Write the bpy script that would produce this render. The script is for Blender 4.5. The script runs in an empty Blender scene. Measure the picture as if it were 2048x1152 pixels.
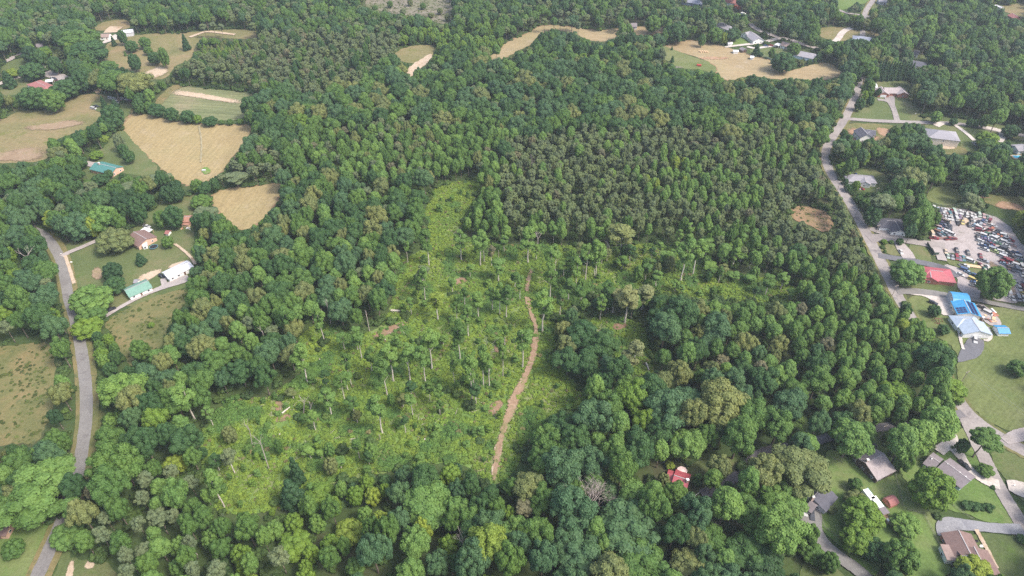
import bpy, bmesh, math, random
import numpy as np
from mathutils import Vector, Matrix
R = math.radians
rng = np.random.default_rng(7)
random.seed(7)
SC = bpy.context.scene
COL = SC.collection

# ------------------------------------------------------------------ camera, sky, sun, exposure
H = 240.0
TH = R(40.0)
F = 2048 * 24 / 36.0
cam = bpy.data.cameras.new('camera'); camo = bpy.data.objects.new('camera', cam); COL.objects.link(camo)
cam.sensor_width = 36; cam.lens = 24; cam.clip_start = 1; cam.clip_end = 20000
camo.location = (0, 0, H); camo.rotation_euler = (R(90) - TH, 0, 0)
SC.camera = camo
SUN_EL, SUN_AZ = R(52), math.atan2(-0.45, 0.90)          # azimuth of the sun as a math angle in the xy plane
w = bpy.data.worlds.new('World'); SC.world = w; w.use_nodes = True
nt = w.node_tree; nt.nodes.clear()
sky = nt.nodes.new('ShaderNodeTexSky'); sky.sky_type = 'NISHITA'; sky.sun_disc = False
sky.sun_elevation = SUN_EL; sky.sun_rotation = math.pi / 2 - SUN_AZ; sky.air_density = 1.0; sky.dust_density = 4.0; sky.ozone_density = 0.6
bg = nt.nodes.new('ShaderNodeBackground'); bg.inputs[1].default_value = 0.15
wo = nt.nodes.new('ShaderNodeOutputWorld')
nt.links.new(sky.outputs[0], bg.inputs[0]); nt.links.new(bg.outputs[0], wo.inputs[0])
sl = bpy.data.lights.new('sun', 'SUN'); sl.energy = 1.5; sl.angle = R(10); sl.color = (1, .955, .88)
so = bpy.data.objects.new('sun', sl); COL.objects.link(so)
sd = Vector((math.cos(SUN_AZ) * math.cos(SUN_EL), math.sin(SUN_AZ) * math.cos(SUN_EL), math.sin(SUN_EL)))
so.rotation_euler = sd.to_track_quat('Z', 'Y').to_euler(); so.location = (0, 0, 500)
SC.view_settings.view_transform = 'Standard'; SC.view_settings.look = 'None'
SC.view_settings.exposure = 1.27; SC.view_settings.gamma = 1; SC.view_settings.use_curve_mapping = False
SC.cycles.max_bounces = 5; SC.cycles.diffuse_bounces = 3; SC.cycles.transmission_bounces = 3
SC.cycles.volume_bounces = 0; SC.cycles.use_light_tree = False; sl.cycles.use_multiple_importance_sampling = False; SC.cycles.use_denoising = False

# ------------------------------------------------------------------ photograph pixel <-> place
ST, CT = math.sin(TH), math.cos(TH)
def G(px, py, z=0.0):
    u = (px - 1024) / F; v = (py - 576) / F
    t = (H - z) / (ST + v * CT)
    return Vector((u * t, (CT - v * ST) * t, z))
def PX(x, y, z):
    dy = y; dz = z - H
    d = dy * CT - dz * ST
    up = dy * ST + dz * CT
    return 1024 + F * x / d, 576 - F * up / d
def depth(py): return H / (ST + (py - 576) / F * CT)
def S(py): return F / depth(py)                       # pixels per metre
def dep(py): return TH + math.atan((py - 576) / F)    # angle below the horizon

# ------------------------------------------------------------------ materials
MATS = {}
class N:
    def __init__(s, name):
        s.m = bpy.data.materials.new(name); s.m.use_nodes = True; s.t = s.m.node_tree; s.t.nodes.clear()
        s.out = s.t.nodes.new('ShaderNodeOutputMaterial')
    def n(s, ty, **k):
        x = s.t.nodes.new(ty)
        for a, b in k.items(): setattr(x, a, b)
        return x
    def l(s, a, b): s.t.links.new(a, b)
    def noise(s, scale, detail=3, rough=.55, vec=None, dist=0):
        x = s.n('ShaderNodeTexNoise'); x.inputs['Scale'].default_value = scale; x.inputs['Detail'].default_value = detail
        x.inputs['Roughness'].default_value = rough; x.inputs['Distortion'].default_value = dist
        s.l(vec if vec is not None else s.pos(), x.inputs['Vector']); return x.outputs['Fac']
    def pos(s):
        if not hasattr(s, 'g'): s.g = s.n('ShaderNodeNewGeometry')
        return s.g.outputs['Position']
    def ramp(s, fac, stops):
        x = s.n('ShaderNodeValToRGB'); e = x.color_ramp.elements
        while len(e) < len(stops): e.new(.5)
        for i, (p, c) in enumerate(stops): e[i].position = p; e[i].color = tuple(c) + (1,) if len(c) == 3 else c
        s.l(fac, x.inputs[0]); return x.outputs[0]
    def mix(s, fac, a, b, mode='MIX'):
        x = s.n('ShaderNodeMix', data_type='RGBA', blend_type=mode)
        for sock, v in ((x.inputs[0], fac), (x.inputs[6], a), (x.inputs[7], b)):
            if isinstance(v, (int, float)): sock.default_value = v
            elif isinstance(v, tuple): sock.default_value = v + (1,) if len(v) == 3 else v
            else: s.l(v, sock)
        return x.outputs[2]
    def bsdf(s, col, rough=.9, spec=.2, metal=0, bump=None, bstr=.3, bdist=.1):
        b = s.n('ShaderNodeBsdfPrincipled'); b.inputs['Roughness'].default_value = rough
        b.inputs['Specular IOR Level'].default_value = spec; b.inputs['Metallic'].default_value = metal
        if isinstance(col, tuple): b.inputs['Base Color'].default_value = col + (1,)
        else: s.l(col, b.inputs['Base Color'])
        if bump is not None:
            bu = s.n('ShaderNodeBump'); bu.inputs['Strength'].default_value = bstr; bu.inputs['Distance'].default_value = bdist
            s.l(bump, bu.inputs['Height']); s.l(bu.outputs[0], b.inputs['Normal'])
        s.b = b; s.l(b.outputs[0], s.out.inputs[0]); return b
def plain(name, c, rough=.7, spec=.3, metal=0, var=.12, scale=1.5):
    if name in MATS: return MATS[name]
    k = N(name); d = tuple(x * (1 - var) for x in c); e = tuple(min(1, x * (1 + var)) for x in c)
    col = k.ramp(k.noise(scale, 4), [(.3, d), (.7, e)])
    k.bsdf(col, rough, spec, metal); MATS[name] = k.m; return k.m
def ground_mat(name, cols, s1=.03, s2=.25, fine=2.0, stripes=None, bump=.4, soft=False):
    """cols: three or four colours from common to rare."""
    k = N(name)
    n1 = k.noise(s1, 6, .65, dist=.6); n2 = k.noise(s2, 5, .7)
    c = k.ramp(n1, [(.32, cols[0]), (.5, cols[1]), (.66, cols[2])])
    if len(cols) > 3:
        c = k.mix(k.ramp(n2, [(.56, (0, 0, 0)), (.68, (1, 1, 1))]), c, cols[3])
    f = k.noise(fine, 4, .7)
    c = k.mix(.75, c, k.ramp(f, [(.25, (.62, .62, .6)), (.75, (1.25, 1.25, 1.2))]), 'MULTIPLY')
    if stripes:
        ang, period, amt = stripes
        mp = k.n('ShaderNodeMapping'); mp.vector_type = 'TEXTURE'; mp.inputs['Rotation'].default_value[2] = ang; mp.inputs['Scale'].default_value = (period, period * 22, 1); k.l(k.pos(), mp.inputs['Vector'])
        c = k.mix(amt, c, k.ramp(k.noise(1.0, 3, .6, mp.outputs[0], .15), [(.35, (.66, .68, .64)), (.62, (1.28, 1.24, 1.2))]), 'MULTIPLY')
    k.bsdf(c, .95, .1, bump=f, bstr=bump, bdist=.3)
    if soft:
        at = k.n('ShaderNodeAttribute', attribute_name='fade'); ad = k.n('ShaderNodeMath', operation='MULTIPLY_ADD'); k.l(k.noise(.8, 4, .75), ad.inputs[0]); ad.inputs[1].default_value = 1.7; ad.inputs[2].default_value = -.85
        a2 = k.n('ShaderNodeMath', operation='ADD'); k.l(ad.outputs[0], a2.inputs[0]); k.l(at.outputs['Fac'], a2.inputs[1])
        tr = k.n('ShaderNodeBsdfTransparent'); ms = k.n('ShaderNodeMixShader'); k.l(k.ramp(a2.outputs[0], [(.28, (0, 0, 0)), (.62, (1, 1, 1))]), ms.inputs[0]); k.l(tr.outputs[0], ms.inputs[1]); k.l(k.b.outputs[0], ms.inputs[2]); k.l(ms.outputs[0], k.out.inputs[0])
    MATS[name] = k.m; return k.m
def leaf_mat(name, var=.27, trans=.36, rnd=.6):
    k = N(name)
    a = k.n('ShaderNodeAttribute', attribute_type='INSTANCER', attribute_name='tint')
    ri = k.n('ShaderNodeObjectInfo')
    f = k.noise(.9, 3, .7)
    f2 = k.noise(.22, 2, .6)
    c = k.mix(.85, a.outputs['Color'], k.ramp(f, [(.3, (1 - var,) * 3), (.72, (1 + var * 1.3, 1 + var * 1.2, 1 + var))]), 'MULTIPLY')
    c = k.mix(.7, c, k.ramp(f2, [(.3, (.86, .92, .94)), (.7, (1.2, 1.12, .95))]), 'MULTIPLY')
    c = k.mix(rnd, c, k.ramp(ri.outputs['Random'], [(0, (.80, .88, .92)), (.5, (1, 1, 1)), (1, (1.22, 1.16, .98))]), 'MULTIPLY')
    b = k.bsdf(c, .62, .25)
    t = k.n('ShaderNodeBsdfTranslucent'); k.l(c, t.inputs[0])
    m = k.n('ShaderNodeMixShader'); m.inputs[0].default_value = trans
    k.l(b.outputs[0], m.inputs[1]); k.l(t.outputs[0], m.inputs[2]); k.l(m.outputs[0], k.out.inputs[0])
    MATS[name] = k.m; return k.m
LEAF = leaf_mat('broad_leaves'); NEEDLE = leaf_mat('needles', .2, .3, .3)
def bark_mat(name, a, b):
    k = N(name); v = k.n('ShaderNodeMapping'); v.inputs['Scale'].default_value = (1, 1, .2); k.l(k.pos(), v.inputs[0])
    k.bsdf(k.ramp(k.noise(3, 5, .7, v.outputs[0]), [(.3, a), (.7, b)]), .9, .15, bump=k.noise(8, 3), bstr=.4); MATS[name] = k.m; return k.m
BARK = bark_mat('grey_brown_bark', (.09, .07, .055), (.22, .18, .15)); PALEBARK = bark_mat('pale_bark', (.32, .28, .24), (.6, .55, .48))
DEADBARK = bark_mat('weathered_dead_wood', (.24, .20, .18), (.46, .40, .37))

# ------------------------------------------------------------------ object helpers
def link(name, me, mat=None, parent=None):
    o = bpy.data.objects.new(name, me); COL.objects.link(o)
    if mat is not None and me is not None:
        for m in (mat if isinstance(mat, (list, tuple)) else [mat]): me.materials.append(m)
    if parent is not None: o.parent = parent
    return o
def tag(o, label=None, cat=None, group=None, kind=None):
    if label: o['label'] = label
    if cat: o['category'] = cat
    if group: o['group'] = group
    if kind: o['kind'] = kind
    return o
def empty(name, loc, label, cat, group=None, rz=0):
    o = bpy.data.objects.new(name, None); COL.objects.link(o); o.location = loc; o.rotation_euler[2] = rz; o.empty_display_size = .3
    return tag(o, label, cat, group)
class MB:
    """collects simple solids into one mesh"""
    def __init__(s): s.v = []; s.f = []; s.m = []
    def add(s, vs, fs, mi=0):
        b = len(s.v); s.v += [tuple(x) for x in vs]; s.f += [tuple(i + b for i in f) for f in fs]; s.m += [mi] * len(fs); return s
    def box(s, c, d, rz=0, mi=0, top=1.0):
        x, y, z = d[0] / 2, d[1] / 2, d[2] / 2; cs, sn = math.cos(rz), math.sin(rz); vs = []
        for zz, k in ((-z, 1), (z, top)):
            for a, b in ((-x, -y), (x, -y), (x, y), (-x, y)):
                a *= k; b *= k; vs.append((c[0] + a * cs - b * sn, c[1] + a * sn + b * cs, c[2] + zz))
        return s.add(vs, [(0, 3, 2, 1), (4, 5, 6, 7), (0, 1, 5, 4), (1, 2, 6, 5), (2, 3, 7, 6), (3, 0, 4, 7)], mi)
    def extrude(s, prof, x0, x1, mi=0):
        """profile in (y,z) run along x"""
        n = len(prof); vs = [(x0, y, z) for y, z in prof] + [(x1, y, z) for y, z in prof]
        fs = [tuple(range(n))[::-1], tuple(range(n, 2 * n))] + [(i, (i + 1) % n, n + (i + 1) % n, n + i) for i in range(n)]
        return s.add(vs, fs, mi)
    def tube(s, p0, p1, r0, r1, n=6, mi=0):
        p0, p1 = Vector(p0), Vector(p1); d = (p1 - p0)
        if d.length < 1e-6: return s
        q = d.to_track_quat('Z', 'Y'); vs = []
        for p, r in ((p0, r0), (p1, r1)):
            for i in range(n):
                a = 2 * math.pi * i / n; vs.append(p + q @ Vector((r * math.cos(a), r * math.sin(a), 0)))
        fs = [(i, (i + 1) % n, n + (i + 1) % n, n + i) for i in range(n)] + [tuple(range(n))[::-1], tuple(range(n, 2 * n))]
        return s.add(vs, fs, mi)
    def mesh(s, name):
        me = bpy.data.meshes.new(name); me.from_pydata(s.v, [], s.f)
        if any(s.m): me.polygons.foreach_set('material_index', s.m)
        me.update(); return me
    def xf(s, M): s.v = [tuple(M @ Vector(v)) for v in s.v]; return s
    def build(s, name, mat, parent=None): return link(name, s.mesh(name), mat, parent)

# ------------------------------------------------------------------ polygons and ribbons on the ground
def chaikin(p, closed=True, it=2):
    p = [np.array(a, float) for a in p]
    for _ in range(it):
        q = []; n = len(p)
        rngi = range(n) if closed else range(n - 1)
        if not closed: q.append(p[0])
        for i in rngi:
            a, b = p[i], p[(i + 1) % n]; q += [a * .75 + b * .25, a * .25 + b * .75]
        if not closed: q.append(p[-1])
        p = q
    return p
ZL = [0.0]
def sheet(name, px, mat, label=None, z=None, rough=.7, smooth=2, kind='structure', step=2.0, cat=None, soft=0):
    pts = [G(*p)[:2] for p in px]
    span = min(max(q[0] for q in pts) - min(q[0] for q in pts), max(q[1] for q in pts) - min(q[1] for q in pts)); rough = min(rough, span * .035)
    pts = chaikin(pts, True, smooth) if smooth else [np.array(p) for p in pts]
    out = []; r = random.Random(hash(len(px)) + int(px[0][0]))
    for i, a in enumerate(pts):
        b = pts[(i + 1) % len(pts)]; L = np.linalg.norm(b - a); n = max(1, int(L / step))
        nrm = np.array([-(b - a)[1], (b - a)[0]]) / (L + 1e-9)
        for j in range(n):
            out.append(a + (b - a) * j / n + nrm * r.uniform(-rough, rough))
    if z is None: ZL[0] += .004; z = .02 + ZL[0]
    me = bpy.data.meshes.new(name)
    if soft:
        cx, cy = sum(p[0] for p in out) / len(out), sum(p[1] for p in out) / len(out); n = len(out); f = 1 - soft
        vs = [(p[0] + (p[0] - cx) * .12, p[1] + (p[1] - cy) * .12, z) for p in out] + [(cx + (p[0] - cx) * f, cy + (p[1] - cy) * f, z) for p in out]
        me.from_pydata(vs, [], [(i, (i + 1) % n, n + (i + 1) % n, n + i) for i in range(n)] + [tuple(range(n, 2 * n))]); me.update()
        at = me.attributes.new('fade', 'FLOAT', 'POINT'); at.data.foreach_set('value', [0.0] * n + [1.0] * n)
    else: me.from_pydata([(p[0], p[1], z) for p in out], [], [tuple(range(len(out)))]); me.update()
    if me.polygons[-1].normal.z < 0: me.flip_normals()
    o = link(name, me, mat); tag(o, label, cat, None, kind); return o
def ribbon_pts(px, width, jit=0, seed=0, world=False):
    p = [np.array((q if world else G(*q[:2]))[:2], float) for q in px]
    ws = [q[2] if (not world and len(q) > 2) else width for q in px]
    t = np.linspace(0, 1, len(p)); pc = chaikin([np.append(a, w_) for a, w_ in zip(p, ws)], False, 3)
    L = []; Rr = []; r = random.Random(seed)
    for i, a in enumerate(pc):
        d = pc[min(i + 1, len(pc) - 1)][:2] - pc[max(i - 1, 0)][:2]; d /= (np.linalg.norm(d) + 1e-9); nrm = np.array([-d[1], d[0]])
        w2 = a[2] / 2
        L.append(a[:2] + nrm * (w2 + r.uniform(-jit, jit))); Rr.append(a[:2] - nrm * (w2 + r.uniform(-jit, jit)))
    return L, Rr, pc
def ribbon(name, px, width, mat, label=None, jit=.2, z=None):
    if mat is MATS.get('pinkish_track'): return soft_ribbon(name, px, width, mat, label, jit)
    L, Rr, pc = ribbon_pts(px, width, jit, int(px[0][0]))
    if z is None: ZL[0] += .004; z = .05 + ZL[0]
    vs = [(a[0], a[1], z) for a in L] + [(a[0], a[1], z) for a in Rr]; n = len(L)
    me = bpy.data.meshes.new(name); me.from_pydata(vs, [], [(i, n + i, n + i + 1, i + 1) for i in range(n - 1)]); me.update()
    if me.polygons[0].normal.z < 0: me.flip_normals()
    o = link(name, me, mat); tag(o, label, None, None, 'structure'); return o

def soft_ribbon(name, px, width, mat, label, jit):
    px = [(q[0], q[1], q[2] * 1.45) for q in px]; rows = []
    for f, k in ((1, 0), (.3, 1), (-.3, 1), (-1, 0)):
        L, Rr, pc = ribbon_pts(px, width, jit if k == 0 else 0, 3); rows.append([(c[0] + (l - c[:2])[0] * f, c[1] + (l - c[:2])[1] * f) for l, c in zip(L, pc)])
    ZL[0] += .004; z = .05 + ZL[0]; n = len(rows[0]); vs = [(a, b, z) for r_ in rows for a, b in r_]
    me = bpy.data.meshes.new(name); me.from_pydata(vs, [], [(q * n + i, (q + 1) * n + i, (q + 1) * n + i + 1, q * n + i + 1) for q in range(3) for i in range(n - 1)]); me.update()
    if me.polygons[0].normal.z < 0: me.flip_normals()
    at = me.attributes.new('fade', 'FLOAT', 'POINT'); at.data.foreach_set('value', [0.0] * n + [1.0] * 2 * n + [0.0] * n)
    o = link(name, me, mat); tag(o, label, None, None, 'structure'); return o
# ------------------------------------------------------------------ what the photograph shows open (no forest over it), half resolution
MW, MH, MO = 1400, 800, 180                       # mask cells of 2 px, offset MO cells
MASK = np.zeros((MH, MW), bool)
def in_poly(px, X, Y):
    c = np.zeros(X.shape, bool); n = len(px); j = n - 1
    for i in range(n):
        xi, yi = px[i][:2]; xj, yj = px[j][:2]
        with np.errstate(divide='ignore', invalid='ignore'):
            t = ((yi > Y) != (yj > Y)) & (X < (xj - xi) * (Y - yi) / ((yj - yi) if yj != yi else 1e-9) + xi)
        c ^= t; j = i
    return c
def mark(px, val=True):
    xs = [p[0] for p in px]; ys = [p[1] for p in px]
    x0 = max(0, int(min(xs) / 2) + MO - 1); x1 = min(MW, int(max(xs) / 2) + MO + 2)
    y0 = max(0, int(min(ys) / 2) + MO - 1); y1 = min(MH, int(max(ys) / 2) + MO + 2)
    if x1 <= x0 or y1 <= y0: return
    Y, X = np.mgrid[y0:y1, x0:x1]
    m = in_poly(px, (X - MO) * 2 + 1.0, (Y - MO) * 2 + 1.0)
    MASK[y0:y1, x0:x1][m] = val
def mark_ribbon(px, width, extra=1.5):
    px = [(q[0], q[1], q[2] + extra) if len(q) > 2 else q for q in px]
    L, Rr, pc = ribbon_pts(px, width + extra)
    mark([PX(a[0], a[1], 0) for a in L] + [PX(a[0], a[1], 0) for a in Rr[::-1]])
def masked(x, y):
    i = (np.asarray(x) / 2).astype(int) + MO; j = (np.asarray(y) / 2).astype(int) + MO
    ok = (i >= 0) & (i < MW) & (j >= 0) & (j < MH)
    return np.where(ok, MASK[np.clip(j, 0, MH - 1), np.clip(i, 0, MW - 1)], False)
def mark_blob(cx, cy, w_, h_):
    mark([(cx + math.cos(a) * w_ / 2, cy + math.sin(a) * h_ / 2) for a in np.linspace(0, 2 * math.pi, 14, endpoint=False)])

def unit(n, g):
    v = g.normal(size=(n, 3)); return v / np.linalg.norm(v, axis=1, keepdims=True)
def branchy(mb, p, d, L, r, lev, g, spread=.7, n=3, mi=0):
    """recursive limbs"""
    e = p + d * L; mb.tube(p, e, r, r * .62, 5 if lev > 1 else 4, mi)
    if lev <= 0: return
    for _ in range(n):
        q = Vector(unit(1, g)[0]); nd = (d + q * spread); nd.z = max(nd.z, -.05) + .12; nd.normalize()
        branchy(mb, e - d * L * g.uniform(0, .25), nd, L * g.uniform(.6, .85), r * .58, lev - 1, g, spread, n, mi)

# ------------------------------------------------------------------ ground materials
M_FLOOR = ground_mat('forest_floor', [(.045, .070, .028), (.060, .09, .03), (.075, .075, .042), (.05, .085, .03)], .02, .12, .6)
M_TAN = ground_mat('mown_hay', [(0.247, 0.188, 0.097), (0.295, 0.233, 0.123), (0.254, 0.217, 0.112), (0.310, 0.249, 0.152)], .012, .05, .5, (R(-6), 1.4, .3))
M_TAN2 = ground_mat('mown_hay_pale', [(0.256, 0.191, 0.109), (0.300, 0.235, 0.141), (0.256, 0.214, 0.118), (0.307, 0.249, 0.172)], .012, .05, .5, (R(80), 1.8, .3))
M_PAST = ground_mat('dry_pasture', [(0.123, 0.130, 0.052), (0.185, 0.165, 0.079), (0.239, 0.181, 0.103), (0.139, 0.148, 0.047)], .018, .07, .4)
M_LAWN = ground_mat('lawn', [(0.077, 0.106, 0.040), (0.107, 0.133, 0.053), (0.156, 0.149, 0.075), (0.086, 0.128, 0.035)], .03, .11, .9)
M_LAWNB = ground_mat('bright_lawn', [(0.077, 0.129, 0.038), (0.118, 0.176, 0.053), (0.155, 0.185, 0.076), (0.091, 0.158, 0.038)], .035, .12, .9)
M_MEAD = ground_mat('mown_meadow', [(0.102, 0.131, 0.047), (0.127, 0.152, 0.058), (0.152, 0.165, 0.079), (0.110, 0.148, 0.053)], .02, .09, .6, (R(-50), 1.2, .3))
M_WEED = ground_mat('rough_weeds', [(0.082, 0.105, 0.036), (0.150, 0.145, 0.062), (0.204, 0.161, 0.079), (0.095, 0.113, 0.050)], .05, .22, 1.0, bump=.8)
M_STRIPE = ground_mat('striped_crop', [(0.139, 0.164, 0.081), (0.172, 0.180, 0.095), (0.221, 0.197, 0.123), (0.156, 0.180, 0.095)], .02, .05, .5, (R(84), 3, .7))
M_SCRUB = ground_mat('clearing_floor', [(0.087, 0.155, 0.040), (0.138, 0.212, 0.055), (0.213, 0.212, 0.109), (0.113, 0.198, 0.046)], .04, .2, 1.2, bump=.8)
M_SLASH = ground_mat('logging_slash', [(0.128, 0.117, 0.083), (0.192, 0.172, 0.134), (0.102, 0.124, 0.051), (0.243, 0.213, 0.173)], .03, .12, .5)
M_RED = ground_mat('red_clay', [(0.265, 0.152, 0.093), (0.328, 0.208, 0.136), (0.234, 0.160, 0.085), (0.374, 0.272, 0.196)], .08, .3, 1.2)
M_SAND = ground_mat('pale_sandy_soil', [(0.390, 0.288, 0.204), (0.468, 0.376, 0.289), (0.328, 0.232, 0.153), (0.484, 0.416, 0.340)], .15, .5, 1.5)
M_BROWN = ground_mat('brown_soil', [(.20, .13, .08), (.27, .18, .11), (.16, .14, .06), (.3, .21, .14)], .12, .4, 1.2)
M_BLUEG = ground_mat('blue_grey_gravel', [(.20, .20, .225), (.25, .25, .27), (.17, .17, .19), (.28, .28, .3)], .1, .3, 1.5)
M_DUSTY = ground_mat('dusty_pink_soil', [(.23, .165, .11), (.28, .205, .14), (.20, .165, .085), (.30, .23, .165)], .08, .3, 1.2, soft=True)
M_REDS = ground_mat('red_clay_soft', [(.27, .16, .10), (.33, .21, .14), (.24, .17, .09), (.37, .27, .2)], .08, .3, 1.2, soft=True)
M_SANDS = ground_mat('sandy_soil_soft', [(.38, .29, .20), (.46, .37, .28), (.32, .235, .155), (.47, .41, .33)], .15, .5, 1.5, soft=True)
M_BROWNS = ground_mat('brown_soil_soft', [(.20, .125, .08), (.25, .165, .11), (.15, .14, .06), (.28, .20, .14)], .12, .4, 1.2, soft=True)
M_TRACK = ground_mat('pinkish_track', [(.24, .155, .10), (.30, .205, .14), (.15, .15, .055), (.34, .25, .18)], .15, .35, 1.4, soft=True)
M_ROAD = ground_mat('old_asphalt', [(0.192, 0.181, 0.178), (0.213, 0.204, 0.198), (0.176, 0.166, 0.165), (0.161, 0.150, 0.150)], .05, .16, 1.6, bump=.1)
M_ROAD2 = ground_mat('patched_road', [(0.255, 0.226, 0.224), (0.294, 0.265, 0.254), (0.232, 0.207, 0.206), (0.171, 0.156, 0.160)], .04, .12, 1.2, bump=.1)
M_ASPH = ground_mat('dark_asphalt', [(.115, .115, .13), (.14, .14, .155), (.10, .10, .115), (.17, .16, .17)], .08, .3, 1.5, bump=.1)
M_GRAV = ground_mat('pale_gravel', [(0.304, 0.272, 0.264), (0.368, 0.328, 0.320), (0.264, 0.232, 0.216), (0.224, 0.200, 0.200)], .07, .3, 1.6)
M_LOT = ground_mat('gravel_lot', [(0.305, 0.269, 0.269), (0.358, 0.318, 0.314), (0.269, 0.233, 0.224), (0.224, 0.206, 0.188)], .05, .2, 1.0)
M_CONC = ground_mat('pale_concrete', [(0.448, 0.400, 0.368), (0.496, 0.448, 0.416), (0.400, 0.344, 0.312), (0.360, 0.320, 0.288)], .08, .3, 1.0, bump=.1)
M_PATCH = ground_mat('asphalt_patch', [(.15, .14, .15), (.17, .16, .17), (.13, .12, .13), (.2, .18, .19)], .1, .3, 1.5, bump=.1)

# ------------------------------------------------------------------ the ground
gm = MB(); gm.add([(-9000, -3000, 0), (9000, -3000, 0), (9000, 14000, 0), (-9000, 14000, 0)], [(0, 1, 2, 3)])
tag(gm.build('ground', M_FLOOR), 'dark green woodland floor under the trees', None, None, 'structure')
def area(name, px, mat, label, open_=True, smooth=2, rough=.7):
    if name == 'hay_field':
        c = sum(p[0] for p in px) / len(px), sum(p[1] for p in px) / len(px)
        sheet('field_margin', [(p[0] + 2.2 * (1 if p[0] > c[0] else -1), p[1] + 1.2 * (1 if p[1] > c[1] else -1)) for p in px], M_BROWN, 'reddish brown margin of the %s' % label, smooth=smooth, rough=1.2)
    o = sheet(name, px, mat, label, smooth=smooth, rough=rough)
    if open_: mark(px)
    return o
# clearing in the middle
CLEAR = [(868, 378), (905, 364), (950, 362), (968, 372), (945, 400), (930, 440), (905, 470), (1000, 492), (1075, 490), (1140, 492), (1215, 500), (1262, 488),
 (1330, 490), (1420, 530), (1490, 552), (1560, 560), (1600, 580), (1590, 606), (1530, 604), (1440, 600), (1400, 596), (1330, 588), (1270, 575), (1205, 585), (1150, 602),
 (1112, 640), (1108, 690), (1128, 745), (1160, 776), (1190, 800), (1140, 822), (1100, 838), (1074, 866), (1050, 900), (1012, 968), (975, 966), (940, 930), (850, 925), (770, 945),
 (660, 965), (610, 1000), (560, 1018), (480, 1030), (428, 1020), (412, 960), (404, 905), (396, 880), (418, 846), (444, 808), (474, 790), (530, 800), (575, 770), (610, 742),
 (598, 700), (600, 672), (640, 640), (690, 668), (755, 664), (782, 620), (792, 560), (800, 520), (850, 500), (862, 470), (845, 430)]
area('clearing', CLEAR, M_SCRUB, 'bright green overgrown clearing with scattered tall thin trees')
area('clearing', [(1176, 640), (1230, 632), (1290, 650), (1300, 700), (1310, 748), (1262, 752), (1236, 722), (1225, 690), (1190, 660)], M_SCRUB, 'small overgrown gap right of the dirt track')
# left side
area('pasture', [(-90, 246), (0, 242), (35, 222), (70, 220), (100, 222), (130, 203), (160, 188), (205, 187), (240, 206), (266, 206), (268, 226), (248, 243), (215, 246), (190, 240), (178, 256), (130, 273), (92, 286), (99, 302), (92, 322), (40, 325), (-90, 330)], M_PAST, 'dry brown and green pasture at the far left edge')
area('hay_field', [(241, 256), (262, 230), (282, 226), (350, 243), (420, 251), (504, 249), (500, 268), (486, 290), (463, 315), (446, 340), (425, 357), (395, 372), (378, 374), (335, 346), (300, 316), (264, 282)], M_TAN, 'large tan mown hay field left of the woods')
area('crop_field', [(306, 208), (330, 182), (346, 168), (400, 176), (470, 182), (514, 188), (502, 202), (490, 236), (470, 242), (400, 238), (355, 228), (322, 216)], M_STRIPE, 'pale green striped field above the tan hay field')
area('hay_field', [(424, 388), (452, 378), (512, 372), (562, 365), (560, 388), (546, 415), (525, 440), (492, 462), (470, 455), (446, 432), (428, 412)], M_TAN, 'smaller tan mown field bordered by dark woods')
area('grass_slope', [(212, 98), (214, 88), (240, 76), (300, 66), (350, 68), (400, 62), (470, 58), (520, 62), (515, 76), (480, 78), (404, 74), (388, 96), (382, 122), (350, 130), (345, 142), (330, 158), (300, 160), (280, 150), (240, 138), (200, 132), (168, 126), (190, 108)], M_PAST, 'open grassy slope with scattered trees at upper left')
area('small_field', [(188, 57), (200, 45), (255, 36), (264, 55), (240, 60), (192, 62)], M_PAST, 'small dry field above the white farm buildings')
area('yard', [(0, 190), (0, 172), (30, 156), (60, 150), (95, 158), (108, 176), (92, 184), (60, 176), (30, 192)], M_LAWN, 'green yard around the red roofed house')
area('yard', [(0, 148), (5, 130), (35, 116), (62, 118), (86, 135), (60, 146), (30, 156)], M_LAWN, 'green yard at the far upper left')
area('yard', [(100, 128), (92, 112), (112, 100), (132, 104), (126, 120)], M_LAWN, 'narrow green yard behind dark trees at upper left')
area('yard', [(160, 340), (172, 318), (205, 296), (218, 280), (236, 262), (246, 258), (268, 284), (300, 318), (322, 340), (300, 352), (262, 350), (240, 344), (232, 356), (205, 372), (180, 362)], M_LAWN, 'green lawn around the teal roofed farmhouse')
area('yard', [(110, 500), (128, 496), (150, 476), (180, 488), (205, 476), (222, 470), (262, 486), (262, 470), (280, 430), (305, 425), (322, 395), (365, 390), (405, 388), (400, 400), (385, 420), (380, 450), (395, 470), (384, 520), (376, 545), (376, 575), (352, 580), (330, 600), (262, 612), (240, 612), (212, 618), (198, 590), (150, 582), (140, 550)], M_LAWN, 'lawn around the brown roofed house and trampoline')
area('weedy_field', [(208, 645), (235, 625), (300, 596), (340, 584), (375, 575), (380, 600), (350, 630), (335, 668), (320, 700), (290, 705), (266, 722), (262, 740), (240, 700), (222, 670)], M_WEED, 'rough weedy red field beside the gravel lane')
area('pasture', [(-90, 690), (0, 694), (50, 688), (95, 684), (108, 700), (112, 740), (108, 790), (100, 830), (88, 865), (70, 890), (40, 886), (0, 890), (-90, 900)], M_WEED, 'patchy tan and green pasture left of the road')
area('yard', [(-60, 1070), (10, 1060), (60, 1050), (100, 1040), (100, 1065), (80, 1110), (60, 1160), (-60, 1170)], M_LAWNB, 'lawn at the bottom left corner')
area('verge', [(108, 1160), (118, 1110), (128, 1085), (145, 1120), (178, 1118), (200, 1118), (225, 1135), (240, 1170), (110, 1180)], M_LAWN, 'grass verge right of the road at bottom left')
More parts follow.
